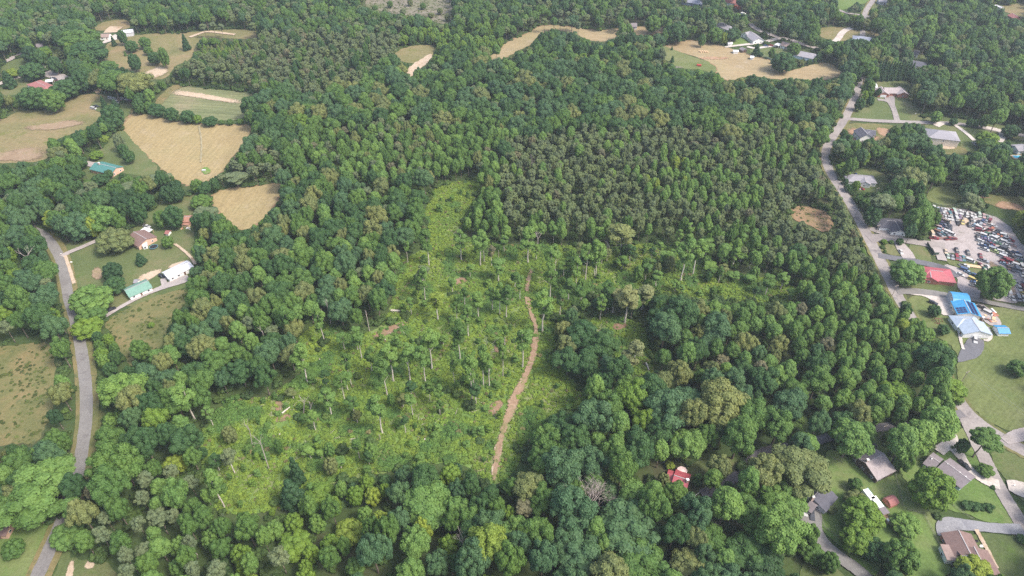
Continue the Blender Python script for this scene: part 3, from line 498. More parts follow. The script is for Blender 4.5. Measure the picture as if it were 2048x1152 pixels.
def house(name, label, secs, wall='white', roof='grey', chimney=None, cat='house', nowin=False, garage=None, sheds=()):
    """secs: (ridge end a px, ridge end b px, width m, wall height, rise, type[, roof][, wall])"""
    s0 = secs[0]; zc = s0[3] + s0[4]; c = (G(*s0[0], zc) + G(*s0[1], zc)) / 2; org = Vector((c.x, c.y, 0))
    root = empty(name, org, label, cat); first = True
    for si, s in enumerate(secs):
        a, b, W, wh, rise, ty = s[:6]; rf = RF[s[6]] if len(s) > 6 and s[6] else RF[roof]; wm = WL[s[7]] if len(s) > 7 and s[7] else WL[wall]
        z = wh + rise; A, B = G(*a, z), G(*b, z); d = B - A; L = d.length; m = (A + B) / 2 - org; m.z = 0; an = math.atan2(d.y, d.x)
        Mx = Matrix.Translation(m) @ Matrix.Rotation(an, 4, 'Z'); oh = .45
        rm = MB(); wmh = MB()
        if ty == 'gable':
            x = L / 2; w2 = W / 2 + oh; sl = rise / (W / 2); e = wh - oh * sl; hl = x - oh
            rm.extrude([(-w2, e), (0, wh + rise), (w2, e), (w2, e - .22), (0, wh + rise - .22), (-w2, e - .22)], -x, x)
            wmh.extrude([(-W / 2, 0), (-W / 2, wh - .24), (0, wh + rise - .26), (W / 2, wh - .24), (W / 2, 0)], -hl, hl)
        elif ty == 'hip':
            hl = L / 2 + W / 2; x = hl + oh; w2 = W / 2 + oh; e = wh - .1
            rm.add([(-x, -w2, e), (x, -w2, e), (x, w2, e), (-x, w2, e), (-L / 2, 0, z), (L / 2, 0, z), (-x, -w2, e - .2), (x, -w2, e - .2), (x, w2, e - .2), (-x, w2, e - .2)],
                   [(0, 1, 5, 4), (1, 2, 5), (2, 3, 4, 5), (3, 0, 4), (6, 7, 1, 0), (7, 8, 2, 1), (8, 9, 3, 2), (9, 6, 0, 3), (9, 8, 7, 6)])
            wmh.box((0, 0, (wh - .3) / 2), (hl * 2, W, wh - .3))
        elif ty == 'gambrel':
            x = L / 2; w2 = W / 2 + .2; hl = x - .15
            pr = [(-w2, wh), (-W * .34, wh + rise * .65), (0, wh + rise), (W * .34, wh + rise * .65), (w2, wh)]
            rm.extrude(pr + [(y_, z_ - .12) for y_, z_ in pr[::-1]], -x, x); wmh.extrude([(-W / 2, 0), (-W / 2, wh)] + [(y_ * .95, z_ - .16) for y_, z_ in pr[1:4]] + [(W / 2, wh), (W / 2, 0)], -hl, hl)
        else:  # flat slab on posts or walls
            hl = L / 2 - .2; rm.box((0, 0, z - .1), (L, W, .2))
            if ty == 'flat': wmh.box((0, 0, (z - .25) / 2), (L - .4, W - .4, z - .25))
            else:
                for px_ in (-1, 1):
                    for py_ in (-1, 1): wmh.box((px_ * (L / 2 - .2), py_ * (W / 2 - .2), (z - .2) / 2), (.16, .16, z - .2))
        ro = rm.xf(Mx).build('roof', rf, root)
        if ty in ('gable', 'hip') and L > 4: MB().box((0, 0, wh + rise + .03), (L if ty == 'gable' else L, .34, .08)).xf(Mx).build('ridge_cap', RIDGE, ro)
        wmh.xf(Mx).build('wall' if ty != 'post' else 'post', wm, root)
        if nowin or ty in ('post',) or W < 3.2: continue
        # windows on the long sides and the gable ends
        def face(cx_, cy2, nx, ny, wd, hh, kind_, zc2):
            q = MB(); tx, ty_ = -ny, nx
            ang = math.atan2(ny, nx)
            q.box((cx_ + nx * .03, cy2 + ny * .03, zc2), (.09, wd, hh), ang); q.xf(Mx)
            if kind_ == 'window':
                o = q.build('window', TRIM, root); p = MB(); p.box((cx_ + nx * .075, cy2 + ny * .075, zc2), (.03, wd - .22, hh - .22), ang); p.xf(Mx).build('pane', PANE, o)
            elif kind_ == 'door': q.build('door', DOOR, root)
            else: q.build('garage_door', GARD, root)
        n = max(1, int(L / 3.6))
        for sgn in (-1, 1):
            for i in range(n):
                xx = (i + .5) / n * 2 * hl - hl
                if i == n // 2 and sgn == -1 and si == 0: face(xx, sgn * W / 2, 0, sgn, 1.0, 2.05, 'door', 1.05)
                else: face(xx, sgn * W / 2, 0, sgn, 1.25, 1.15, 'window', min(1.55, wh - 1.1))
                if wh > 4.6: face(xx, sgn * W / 2, 0, sgn, 1.25, 1.15, 'window', 4.1)
            ne = max(1, int(W / 4.5))
            for i in range(ne):
                yy = (i + .5) / ne * W - W / 2
                if garage and garage == (si, sgn): 
                    if i == 0: face(sgn * hl, 0, sgn, 0, min(4.6, W * .6), 2.3, 'garage', 1.17)
                else: face(sgn * hl, yy, sgn, 0, 1.25, 1.15, 'window', min(1.55, wh - 1.1))
    if chimney:
        p = G(chimney[0], chimney[1], zc + .5) - org; cb = MB(); cb.box((p.x, p.y, (zc + 1.2) / 2), (.9, .9, zc + 1.2)); co = cb.build('chimney', CHIM, root)
        MB().box((p.x, p.y, zc + 1.28), (1.05, 1.05, .14)).build('cap', TRIM, co)
    return root
g_ = 'gable'
HR = house('ranch_house', 'sprawling brown roofed brick ranch house with tan porch roof, bottom right', [((1917, 1060), (1941, 1107), 10.5, 3, 2.1, g_), ((1948, 1093), (1976, 1146), 11.5, 3, 2.4, g_), ((1924, 1112), (1958, 1112), 9, 3, 1.9, g_), ((1895, 1089), (1909, 1121), 5.2, 2.8, .3, 'flat', 'tan', 'white')], 'brick', 'brown')
for i, q in enumerate([(1936, 1080.5), (1939.5, 1086), (1943, 1091.5)]):
    p = G(*q, 3.1) - HR.location; MB().box((p.x, p.y, 3.15), (2.3, 1.6, .12), 2.1).build('skylight', TRIM, HR)
HG = house('bungalow', 'long purple grey roofed bungalow with five white roof vents', [((1889, 922), (1941, 961), 9.5, 2.8, 1.5, g_), ((1859, 911), (1880, 925), 8, 2.7, 1.4, g_)], 'pblue', 'dgrey')
for q in [(1895, 929), (1907, 937), (1919, 945.5), (1931, 954), (1863, 918)]:
    p = G(*q, 3.9) - HG.location; MB().box((p.x, p.y, 3.9), (.4, .4, .9)).build('roof_vent', TRIM, HG)
house('chalet', 'broad weathered grey roofed chalet with dark gable facing lower left', [((1731, 926), (1769, 907), 13.5, 3.2, 2.6, g_), ((1747, 948), (1756, 944), 5, 2.6, .6, 'flat')], 'dark', 'weath', (1735, 921))
house('cottage', 'charcoal roofed cottage beside the asphalt driveway', [((1650, 967), (1625, 996), 12, 3, 2.3, g_), ((1620, 1002), (1634, 1012), 6, 2.8, 1.2, g_, 'dgrey')], 'grey', 'char', (1626, 995))
house('cottage', 'small red metal roofed cottage half hidden in the lower woods', [((1348, 950), (1379, 961), 9, 2.8, 2.2, g_), ((1335, 945), (1350, 950), 4.5, 2.6, 1.1, g_)], 'tbrick', 'red', (1375, 961))
house('brick_house', 'red brick house with bright red metal roof beside the scrapyard', [((1860, 540), (1886, 543), 11.5, 3, 2.2, 'hip'), ((1860, 540), (1862.5, 555), 8, 3, 1.8, g_)], 'brick', 'red')
house('bungalow', 'dark charcoal roofed bungalow with carport beside the right road', [((1774, 441), (1792, 442), 10, 2.8, 1.7, 'hip'), ((1791, 443), (1801, 461), 9, 2.8, 1.5, g_)], 'white', 'char')
house('bungalow', 'white bungalow with grey roof by the road bend', [((1708, 351), (1736, 353), 9.5, 3, 1.8, 'hip'), ((1729, 354), (1732, 364), 7, 3, 1.6, g_)], 'white', 'grey')
house('ranch_house', 'long brown roofed brick house behind a big mown lawn', [((1768, 175), (1803, 175.5), 11, 3, 2.2, g_), ((1762, 172.5), (1770, 184), 8.5, 3, 2, g_), ((1799, 172.5), (1809, 184.5), 8.5, 3, 2, g_)], 'brick', 'weath', None, 'house', False, (1, 1))
house('white_house', 'new white house with charcoal roof amid red clay', [((1722, 254), (1736, 269), 9, 4.5, 2.4, g_), ((1733, 259), (1752, 261), 7.5, 3.4, 1.8, g_), ((1726, 270), (1744, 262), 6, 3.2, 1.2, g_)], 'white', 'char')
HB = house('two_storey_house', 'large two storey house with broad grey hipped roof and back balcony', [((1879, 260), (1897, 262), 14.5, 5.6, 3.2, 'hip')], 'cream', 'grey')
p0, p1 = G(1873, 284), G(1896, 285)
for zz in (2.9, 3.9): MB().box(((p0.x + p1.x) / 2 - HB.location.x, p0.y + .2 - HB.location.y, zz), ((p1 - p0).length, 2.4 if zz < 3 else .08, .16)).build('balcony' if zz < 3 else 'railing', TRIM, HB)
house('house', 'house with pale metal roof beside a blue pool at the right edge', [((2030, 292), (2056, 290), 9, 3, 1.5, g_, 'grey'), ((2034, 299), (2054, 299), 4, 2.6, .3, 'post', 'white')], 'white', 'grey')
house('house', 'dark blue sided house with grey roof at the top edge', [((1378, -3), (1398, 0), 12, 3.2, 2.2, 'hip'), ((1400, 3), (1412, 5), 8, 2.8, 1, g_, 'white')], 'blue', 'blugrey')
house('house', 'pinkish red roofed house at the top edge beyond the orange trailer', [((1456, -2), (1470, 0), 10, 3, 2, 'hip')], 'white', 'redt')
house('house', 'plain grey hipped house among trees left of the white complex', [((1445, 46), (1460, 52), 11, 3, 2, 'hip')], 'white', 'grey')
house('house', 'white house with several grey gables above the upper hay field', [((1490, 65), (1501, 62), 9, 3.4, 2.2, g_), ((1500, 62), (1519, 76), 11, 3.4, 2.4, g_)], 'white', 'grey')
house('house', 'brown roofed house with white carport at the upper lane', [((1565, 83), (1581, 87), 9, 3, 1.8, g_, 'tan'), ((1552, 87), (1561, 90), 6, 2.7, .3, 'post', 'white')], 'white', 'tan')
house('house', 'pale sided house with grey hipped roof beside the tan field corner', [((1606, 103), (1621, 106), 13, 3, 2.2, 'hip')], 'pblue', 'grey')
house('cabin', 'small brown roofed cabin at the wood edge above the pale field', [((1261, 46), (1274, 46), 8, 3, 2, g_)], 'grey', 'dgrey')
house('house', 'blue grey roofed house in the dry yard near the white drive', [((1720, 72), (1737, 74), 11, 2.8, 2, 'hip')], 'white', 'blugrey')
house('house', 'dark roofed white house, upper of two hidden in the right woods', [((1828, 100), (1840, 102), 8, 3.4, 1.8, g_)], 'white', 'char')
house('house', 'dark roofed white house, lower of two hidden in the right woods', [((1825, 121), (1840, 123), 12, 3.4, 2.2, 'hip')], 'white', 'char')
house('house', 'grey roofed house cut by the top edge', [((1757, -2), (1774, -1), 9, 3, 1.6, g_)], 'grey', 'grey')
house('house', 'orange red roofed house at the top right corner', [((2024, 26), (2038, 33), 8, 3, 1.8, g_)], 'brick', 'redt')
house('farmhouse', 'farmhouse with long teal metal roof and brick gable', [((189, 325), (232, 335.5), 10.5, 3, 2.0, g_)], 'tbrick', 'teal', (198, 327))
house('house', 'brown roofed brick house beside the trampoline', [((267, 463), (293, 478), 11.5, 2.9, 1.9, g_), ((282, 459), (298, 464), 6, 2.5, .25, 'post', 'white'), ((284, 489), (294, 487), 3.6, 2.4, .2, 'flat', 'white', 'white')], 'tbrick', 'brown')
house('green_roofed_house', 'white house with long pale green metal roof beside the gravel lane', [((249, 581), (296, 561), 9, 2.9, 1.7, g_), ((296, 573), (303, 571), 2.6, 2.3, .2, 'post', None, 'wood')], 'white', 'green')
house('metal_building', 'long white metal building at the end of the gravel lane', [((328, 547), (379, 522.5), 7.5, 3, 1.4, g_)], 'white', 'white', None, 'building')
house('barn', 'ruined rusty roofed barn near the small tan field', [((363, 434), (381, 433), 6.5, 2.8, 1.2, g_), ((365, 445), (380, 447), 4, 1.6, .3, 'flat', 'rust', 'wood')], 'wood', 'rust', None, 'barn', True)
house('house', 'red roofed white house with carport at upper left', [((72, 163), (92, 172), 11, 3, 1.9, 'hip'), ((90, 162), (106, 160), 6, 2.6, .25, 'post', 'white')], 'white', 'redt')
house('farm_building', 'low white farm building with grey roof at upper left', [((199, 68), (219, 67), 8, 3, 1.6, g_)], 'white', 'tan', None, 'building')
house('farm_building', 'wide white roofed machine shed at upper left', [((239, 61), (266, 58), 9, 4, 1.2, g_)], 'grey', 'white', None, 'building', True)
house('house', 'small grey roofed house hidden in the upper left woods', [((71, 88), (85, 86), 8, 3, 1.8, g_)], 'white', 'dgrey')
house('house', 'brown roofed house cut by the bottom left edge', [((-14, 1044), (21, 1043), 9, 3, 1.6, g_)], 'tbrick', 'brown')
house('workshop_carport', 'blue roofed open carport at the head of the concrete apron', [((1904, 588), (1939, 592), 8.5, 4, 1.7, 'gambrel')], 'grey', 'blue', None, 'building', True)
WK = house('workshop', 'blue metal workshop with solar panels on its roof', [((1928, 599), (1942, 626), 11, 4, 1.6, g_)], 'cream', 'blue', None, 'building')
house('pale_house', 'pale blue metal roofed house above the asphalt fan', [((1943, 636), (1961, 662), 13.5, 3.2, 2.4, g_), ((1926, 637), (1944, 637), 8, 3, 1.8, 'hip')], 'white', 'pale', None, 'house', False, (0, 1))
house('shed', 'small blue roofed shed right of the pale blue house', [((1994, 655), (2018, 655.5), 5.4, 2.6, 1, g_)], 'white', 'blue', None, 'shed', True)
house('shed', 'red brown barn style garden shed on the lower right lawn', [((1776, 1001), (1793, 994), 3.8, 2, 1.3, 'gambrel')], 'brick', 'redt', None, 'shed', True)
house('lean_to', 'small grey lean-to roof below the red brown shed', [((1762, 1023), (1775, 1019), 3, 2.4, .3, 'flat')], 'wood', 'dgrey', None, 'shed', True)
house('shed', 'tiny grey shed behind the pale green roofed house', [((268, 559), (276, 560), 2.6, 2, .8, g_)], 'white', 'grey', None, 'shed', True)
house('shed', 'white garden shed at the left edge of the upper yard', [((1455, 84), (1465, 84), 4, 2.3, .8, g_)], 'white', 'white', None, 'shed', True)
house('shed', 'white trailer shed below the upper lane', [((1466, 100), (1477, 100), 3.6, 2.4, .5, g_)], 'white', 'white', None, 'shed', True)
house('shed', 'brown open shed beside the white trailer shed', [((1483, 94), (1491, 98), 5, 2.6, 1, g_)], 'dark', 'dgrey', None, 'shed', True)
house('shed', 'white shed beside the dark cone tree in the upper yard', [((1501, 111), (1509, 112), 4, 2.3, .8, g_)], 'white', 'white', None, 'shed', True)
house('shed', 'white shed left of the blue grey roofed house', [((1707, 73), (1717, 74), 5, 2.4, .6, g_)], 'white', 'white', None, 'shed', True)
house('shed', 'small white shed behind the long brown roofed house', [((1747, 165), (1750, 174), 5, 2.5, .8, g_)], 'white', 'white', None, 'shed', True)
house('trailer_home', 'long white trailer at the top right edge', [((1992, 9), (2006, 14), 4, 2.8, .5, g_)], 'white', 'white', None, 'building', True)
house('playhouse', 'small red roofed playhouse with white slide on the left lawn', [((331, 461), (339, 462), 3, 1.8, .8, g_)], 'white', 'redt', None, 'playhouse', True)
# solar panels lie on the workshop roof: parts of the workshop
SOL = plain('solar_cell', (.03, .035, .10), .2, .6)
s = (Vector(G(1928, 599, 5.6)), Vector(G(1942, 626, 5.6))); ax = (s[1] - s[0]).normalized(); Lr = (s[1] - s[0]).length
nrm = Vector((ax.y, -ax.x, 0)); 
if nrm.x < 0: nrm = -nrm
panel_me = None
for side, rows, cols, u0, w0 in ((1, 7, 2, .06, 1.2), (-1, 3, 3, .52, 1.3)):
    for i in range(rows):
        for j in range(cols):
            al = u0 * Lr + (i + .5) * (Lr * (.92 if side == 1 else .44) / rows); ac = w0 + j * (1.95 if side == 1 else 1.45) + .5
            z = 5.6 - ac * 1.6 / 5.5 + .12; pc = s[0] + ax * al + nrm * side * ac - WK.location
            if panel_me is None: panel_me = MB().box((0, 0, 0), (1.55, 1.3, .05)).mesh('solar_panel'); panel_me.materials.append(SOL)
            o = link('solar_panel', panel_me, None, WK); o.location = (pc.x, pc.y, z)
            o.rotation_euler = Matrix((nrm * side, Vector((0, 0, 1)).cross(nrm * side), Vector((0, 0, 1)))).transposed().to_euler()
            o.rotation_euler.rotate_axis('Y', math.atan(1.6 / 5.5))
            if side == -1: o.scale = (.8, .95, 1)

# ------------------------------------------------------------------ vehicles
k = N('car_paint'); a_ = k.n('ShaderNodeAttribute', attribute_type='INSTANCER', attribute_name='tint'); k.bsdf(k.mix(.35, a_.outputs['Color'], k.ramp(k.noise(1.3, 4, .7), [(.3, (.72, .7, .68)), (.7, (1.1, 1.1, 1.1))]), 'MULTIPLY'), .35, .5); PAINT = k.m
GLASSD = plain('car_glass', (.03, .035, .045), .08, .7); TYRE = plain('tyre_rubber', (.02, .02, .022), .8)
def hull(prof, w_, wt, z0=None):
    """profile (x,z); width w_ below, wt on top vertices"""
    m = MB(); n = len(prof); zs = [z for _, z in prof]; lo, hi = min(zs), max(zs); vs = []
    for s_ in (-1, 1):
        for x, z in prof:
            f = (z - lo) / (hi - lo + 1e-9); vs.append((x, s_ * (w_ + (wt - w_) * f) / 2, z))
    m.add(vs, [tuple(range(n)), tuple(range(n, 2 * n))[::-1]] + [(i, n + i, n + (i + 1) % n, (i + 1) % n) for i in range(n)]); return m
def car_parts(kind):
    if kind == 'sedan': body = hull([(-2.3, .35), (-2.35, .75), (-2.2, .95), (-1.4, 1.0), (1.0, .98), (2.15, .8), (2.35, .6), (2.3, .35)], 1.78, 1.62); cab = hull([(-1.75, .98), (-1.05, 1.42), (.25, 1.44), (1.05, .96)], 1.58, 1.2); roof = hull([(-1.08, 1.425), (-1.0, 1.47), (.2, 1.485), (.3, 1.44)], 1.24, 1.16)
    elif kind == 'suv': body = hull([(-2.3, .4), (-2.35, .9), (-2.3, 1.1), (1.0, 1.1), (2.1, .98), (2.35, .75), (2.3, .4)], 1.88, 1.74); cab = hull([(-2.28, 1.1), (-2.0, 1.66), (.1, 1.68), (.95, 1.1)], 1.7, 1.36); roof = hull([(-2.05, 1.66), (-1.95, 1.73), (.1, 1.74), (.2, 1.68)], 1.42, 1.32)
    elif kind == 'van': body = hull([(-2.5, .4), (-2.55, 1.1), (2.0, 1.1), (2.5, .85), (2.5, .4)], 1.95, 1.88); cab = hull([(-2.52, 1.1), (-2.45, 1.75), (1.1, 1.75), (1.95, 1.1)], 1.86, 1.66); roof = hull([(-2.48, 1.74), (-2.4, 1.95), (1.0, 1.95), (1.2, 1.74)], 1.72, 1.6)
    else:  # pickup
        body = hull([(-2.75, .5), (-2.78, 1.05), (-.7, 1.05), (-.6, 1.12), (1.3, 1.12), (2.5, 1.0), (2.75, .8), (2.7, .5)], 1.92, 1.82); cab = hull([(-.75, 1.1), (-.6, 1.7), (.7, 1.72), (1.35, 1.1)], 1.72, 1.4); roof = hull([(-.62, 1.7), (-.55, 1.78), (.65, 1.79), (.75, 1.7)], 1.46, 1.36)
    wh = []
    wx = 1.4 if kind != 'pickup' else 1.75
    for sx in (-wx, wx):
        for sy in (-1, 1):
            m = MB(); m.tube((sx, sy * .62, .33), (sx, sy * .92, .33), .34, .34, 10); wh.append(m)
    bed = MB().box((-1.72, 0, 1.06), (1.9, 1.5, .03)) if kind == 'pickup' else None
    return body, cab, roof, wh, bed
CARM = {}
for kd in ('sedan', 'suv', 'van', 'pickup'):
    body, cab, roof, wh, bed = car_parts(kd)
    bb = MB(); bb.add(body.v, body.f); bb.add(roof.v, roof.f); whole = MB(); whole.add(bb.v, bb.f, 0); whole.add(cab.v, cab.f, 1)
    for q in wh: whole.add(q.v, q.f, 2)
    if bed: whole.add(bed.v, bed.f, 2)
    mw = whole.mesh(kd); [mw.materials.append(x) for x in (PAINT, GLASSD, TYRE)]
    mb = bb.mesh('body'); mb.materials.append(PAINT); mcb = cab.mesh('windows'); mcb.materials.append(GLASSD); mwh = []
    for q in wh: x = q.mesh('wheel'); x.materials.append(TYRE); mwh.append(x)
    md = None
    if bed: md = bed.mesh('bed_floor'); md.materials.append(TYRE)
    CARM[kd] = (mw, mb, mcb, mwh, md)
PC = dict(white=(.46, .46, .45), silver=(.26, .27, .29), grey=(.20, .21, .23), black=(.025, .027, .032), dark=(.045, .05, .06), red=(.22, .03, .035), maroon=(.16, .03, .035), blue=(.05, .09, .19), navy=(.03, .05, .12), teal=(.06, .15, .17), green=(.06, .14, .09), lime=(.36, .44, .18), yellow=(.45, .37, .12), tan=(.48, .38, .27), pink=(.38, .25, .24), purple=(.17, .11, .19), orange=(.34, .11, .05), brown=(.17, .09, .06), sky=(.20, .28, .35), mint=(.32, .40, .34))
def heading(px, py, hd):
    """hd: picture angle of the long axis in degrees, 0 along the picture's x, positive downward"""
    a = G(px, py); b = G(px + math.cos(R(hd)) * 4, py + math.sin(R(hd)) * 4); d = b - a; return math.atan2(d.y, d.x)
def car(px, py, col, kind, hd, label, parts=True, group=None, name=None):
    p = G(px, py, .6); rz = heading(px, py, hd); mw, mb, mcb, mwh, md = CARM[kind]; nm = name or {'sedan': 'parked_car', 'suv': 'parked_suv', 'van': 'parked_van', 'pickup': 'pickup_truck'}[kind]
    if parts:
        o = empty(nm, (p.x, p.y, .055), label, {'sedan': 'car', 'suv': 'car', 'van': 'van', 'pickup': 'truck'}[kind], group, rz)
        c = link('body', mb, None, o); c['tint'] = list(PC[col]); link('windows', mcb, None, o)
        for q in mwh: link('wheel', q, None, o)
        if md: link('bed_floor', md, None, o)
    else:
        o = link(nm, mw); o.location = (p.x, p.y, .055); o.rotation_euler[2] = rz; tag(o, label, {'sedan': 'car', 'suv': 'car', 'van': 'van', 'pickup': 'truck'}[kind], group); o['tint'] = list(PC[col])
    return o
for a in [(115, 536, 'silver', 'sedan', 80, 'silver car driving on the left road'), (221, 620, 'black', 'pickup', -25, 'black pickup truck on the lawn below the pale green roof'), (324, 553, 'black', 'suv', 30, 'black car at the end of the white metal building'), (294, 453, 'white', 'pickup', 20, 'white truck beside the brown roofed house carport'),
          (1802, 504, 'white', 'sedan', 62, 'white car on the gravel strip between two small lawns'), (1624, 1031, 'dark', 'suv', 84, 'dark car parked on the asphalt driveway'), (1609, 1021, 'white', 'pickup', 84, 'white pickup beside the dark car on the asphalt driveway'), (1929, 931, 'black', 'pickup', 44, 'black and white pickup on the looping concrete drive'),
          (1950, 681, 'white', 'suv', 82, 'white car on the asphalt fan'), (1745, 893, 'dark', 'sedan', -25, 'dark car behind the weathered chalet'), (1777, 460, 'white', 'sedan', 8, 'white car before the dark roofed bungalow'), (1787, 464, 'dark', 'sedan', 60, 'dark car before the dark roofed bungalow'), (1532, 92, 'blue', 'sedan', 5, 'blue car on the looping upper drive'),
          (1541, 91, 'red', 'pickup', 5, 'red truck on the looping upper drive'), (1714, 377, 'white', 'sedan', 10, 'white car below the grey roofed bend house'), (1722, 377, 'red', 'sedan', 20, 'red car below the grey roofed bend house'), (110, 158, 'black', 'suv', 20, 'black car parked beside the red roofed house carport'), (115, 162, 'maroon', 'sedan', 20, 'dark red car parked beside the red roofed house carport'),
          (47, 110, 'sky', 'sedan', 10, 'pale blue car at the far upper left drive'), (1866, 606, 'black', 'suv', 20, 'black car beside the round tree on the concrete apron'), (1712, 350, 'navy', 'sedan', 70, 'dark car left of the grey roofed bend house'), (192, 213, 'dark', 'pickup', 10, 'dark truck parked in the left pasture'), (187, 217, 'white', 'van', 10, 'white van parked in the left pasture'), (104, 156, 'white', 'sedan', 30, 'white car above the red roofed house carport'),
          (4, 393, 'silver', 'sedan', 20, 'silver car at the left edge'), (1522, 79, 'white', 'suv', 20, 'white car beside the white gabled house'), (1750, 176, 'grey', 'sedan', 80, 'grey car behind the long brown roofed house'), (232, 205, 'white', 'van', 5, 'white van at the end of the scrap row in the left pasture'), (1965, 617, 'black', 'pickup', 30, 'black truck in the storage yard'), (1950, 288, 'silver', 'pickup', 40, 'silver pickup at the end of the concrete drive')]:
    car(*a)
NUMW = ['first', 'second', 'third', 'fourth', 'fifth', 'sixth', 'seventh', 'eighth', 'ninth', 'tenth', 'eleventh', 'twelfth', 'thirteenth', 'fourteenth', 'fifteenth', 'sixteenth', 'seventeenth', 'eighteenth', 'nineteenth', 'twentieth', 'twenty-first', 'twenty-second', 'twenty-third', 'twenty-fourth']
def C1(x, y): return 1840 + x * .1016, 390 + y * .1016
def C2(x, y): return 1840 + x * .1016, 490 + y * .1016
def yard(rowname, conv, hd, items, step=True):
    items = sorted(items, key=lambda q: q[0])
    for i, it in enumerate(items):
        px, py = conv(it[0], it[1]); kd = it[3] if len(it) > 3 else ['sedan', 'sedan', 'suv', 'sedan', 'van', 'pickup'][(i * 5 + len(items)) % 6]
        cn = {'sedan': 'car', 'suv': 'hatchback', 'van': 'van', 'pickup': 'pickup'}[kd]
        car(px, py, it[2], kd, it[4] if len(it) > 4 else hd + rng.uniform(-7, 7), '%s %s, %s from the left %s' % (it[2], cn, NUMW[i], rowname), False, 'cars in the scrapyard', 'wrecked_' + ('car' if kd in ('sedan', 'suv') else kd))
yard('along the scrapyard back fence', C1, 66, [(275, 270, 'white'), (350, 285, 'sky'), (425, 300, 'silver'), (490, 290, 'white'), (555, 315, 'white'), (618, 325, 'maroon'), (672, 325, 'mint'), (745, 335, 'silver'), (790, 345, 'white'), (845, 355, 'white'), (915, 400, 'white', 'van'), (1010, 385, 'white', 'sedan'), (1082, 410, 'white', 'sedan'), (1160, 395, 'mint', 'van'), (1250, 420, 'pink'), (1330, 450, 'green')])
yard('in the second scrapyard row', C1, 66, [(290, 345, 'maroon'), (395, 340, 'dark'), (470, 385, 'white'), (532, 385, 'pink'), (590, 385, 'teal'), (700, 392, 'white', 'van'), (775, 432, 'purple'), (430, 425, 'brown'), (500, 435, 'white'), (560, 445, 'white'), (625, 462, 'white'), (722, 478, 'white', 'van'), (748, 548, 'black'), (825, 535, 'yellow', 'pickup'), (970, 595, 'dark', 'suv'), (1010, 490, 'black'), (1050, 480, 'white')])
yard('in the third scrapyard row', C1, 25, [(430, 490, 'pink'), (515, 520, 'tan'), (440, 545, 'purple'), (420, 600, 'navy'), (560, 590, 'black'), (560, 630, 'dark'), (555, 672, 'black'), (400, 655, 'maroon'), (480, 600, 'silver'), (370, 640, 'pink')])
yard('at the left end of the gravel lot', C1, 20, [(400, 700, 'sky'), (455, 735, 'white'), (540, 730, 'white'), (605, 765, 'white', 'van'), (340, 775, 'dark'), (385, 790, 'silver'), (430, 760, 'teal'), (240, 765, 'tan', 'van', 60), (275, 850, 'red', 'pickup', 8), (565, 862, 'red', 'pickup', -8), (662, 862, 'maroon', 'sedan', -8), (500, 770, 'grey'), (350, 730, 'brown')])
yard('in the right middle cluster', C1, -55, [(1150, 525, 'black'), (1240, 510, 'navy'), (1305, 520, 'silver'), (1375, 500, 'maroon'), (1070, 590, 'sky'), (1190, 580, 'silver'), (1262, 600, 'pink'), (1130, 600, 'white'), (1160, 645, 'white', 'van', 20), (1160, 692, 'maroon', 'van', 10), (1400, 605, 'white', 'pickup', 15), (1445, 612, 'white', 'sedan', 15), (1350, 685, 'red', 'pickup', -20), (1420, 665, 'orange'), (1215, 660, 'white', 'sedan', 20)])
yard('in the right upper row', C1, 18, [(1132, 835, 'black', 'sedan', 70), (1190, 780, 'white'), (1262, 800, 'white'), (1290, 840, 'blue'), (1390, 822, 'white'), (1345, 775, 'green'), (1430, 780, 'grey'), (1500, 752, 'dark'), (1570, 718, 'dark'), (1545, 800, 'orange'), (1650, 795, 'white'), (1470, 858, 'white'), (1540, 850, 'white'), (1420, 890, 'white'), (1700, 870, 'grey'), (1780, 882, 'red'), (1600, 770, 'silver'), (1690, 820, 'white')])
yard('in the right lower row', C1, 18, [(1190, 910, 'white'), (1245, 925, 'white'), (1290, 875, 'purple'), (1370, 928, 'navy'), (1400, 962, 'maroon'), (1610, 920, 'white'), (1665, 930, 'white'), (1760, 970, 'white'), (1812, 985, 'pink'), (1225, 978, 'white'), (1265, 1012, 'blue'), (1340, 985, 'dark'), (1400, 1022, 'blue'), (1265, 1070, 'white', 'pickup'), (1430, 1062, 'silver'), (1650, 1060, 'dark', 'van'), (1580, 1110, 'white'), (1640, 1125, 'white'), (1520, 950, 'green'), (1700, 1000, 'white')])
yard('on the open gravel', C2, 68, [(722, 112, 'dark', 'suv'), (942, 160, 'dark', 'suv'), (1192, 210, 'maroon', 'sedan'), (1255, 312, 'silver', 'pickup', 18)])
yard('on the grass strip', C2, 70, [(548, 222, 'mint'), (630, 238, 'silver'), (718, 250, 'red'), (788, 270, 'purple'), (852, 275, 'teal'), (985, 312, 'white', 'van', 20), (505, 130, 'tan')])
yard('in the lower gravel lot', C2, 18, [(870, 412, 'white', 'pickup'), (875, 490, 'blue'), (960, 540, 'sky'), (1055, 580, 'teal'), (790, 580, 'white', 'sedan'), (1030, 680, 'yellow', 'van'), (1080, 748, 'blue'), (1088, 795, 'white'), (1200, 400, 'maroon', 'sedan', 50), (1270, 480, 'green', 'sedan', 50), (1338, 440, 'white', 'sedan', 50), (1130, 630, 'navy')])
yard('in the far right rows', C2, 18, [(1640, 60, 'dark'), (1470, 130, 'lime', 'pickup'), (1600, 130, 'white'), (1720, 140, 'black'), (1620, 180, 'silver'), (1765, 212, 'dark'), (1635, 230, 'white'), (1705, 242, 'white'), (1720, 290, 'maroon'), (1640, 340, 'maroon'), (1780, 330, 'red', 'van'), (1660, 375, 'sky'), (1900, 160, 'blue'), (1950, 240, 'white', 'van'), (1935, 320, 'green'), (1830, 390, 'white'), (1900, 400, 'white'), (1840, 300, 'brown'), (2010, 300, 'silver')])
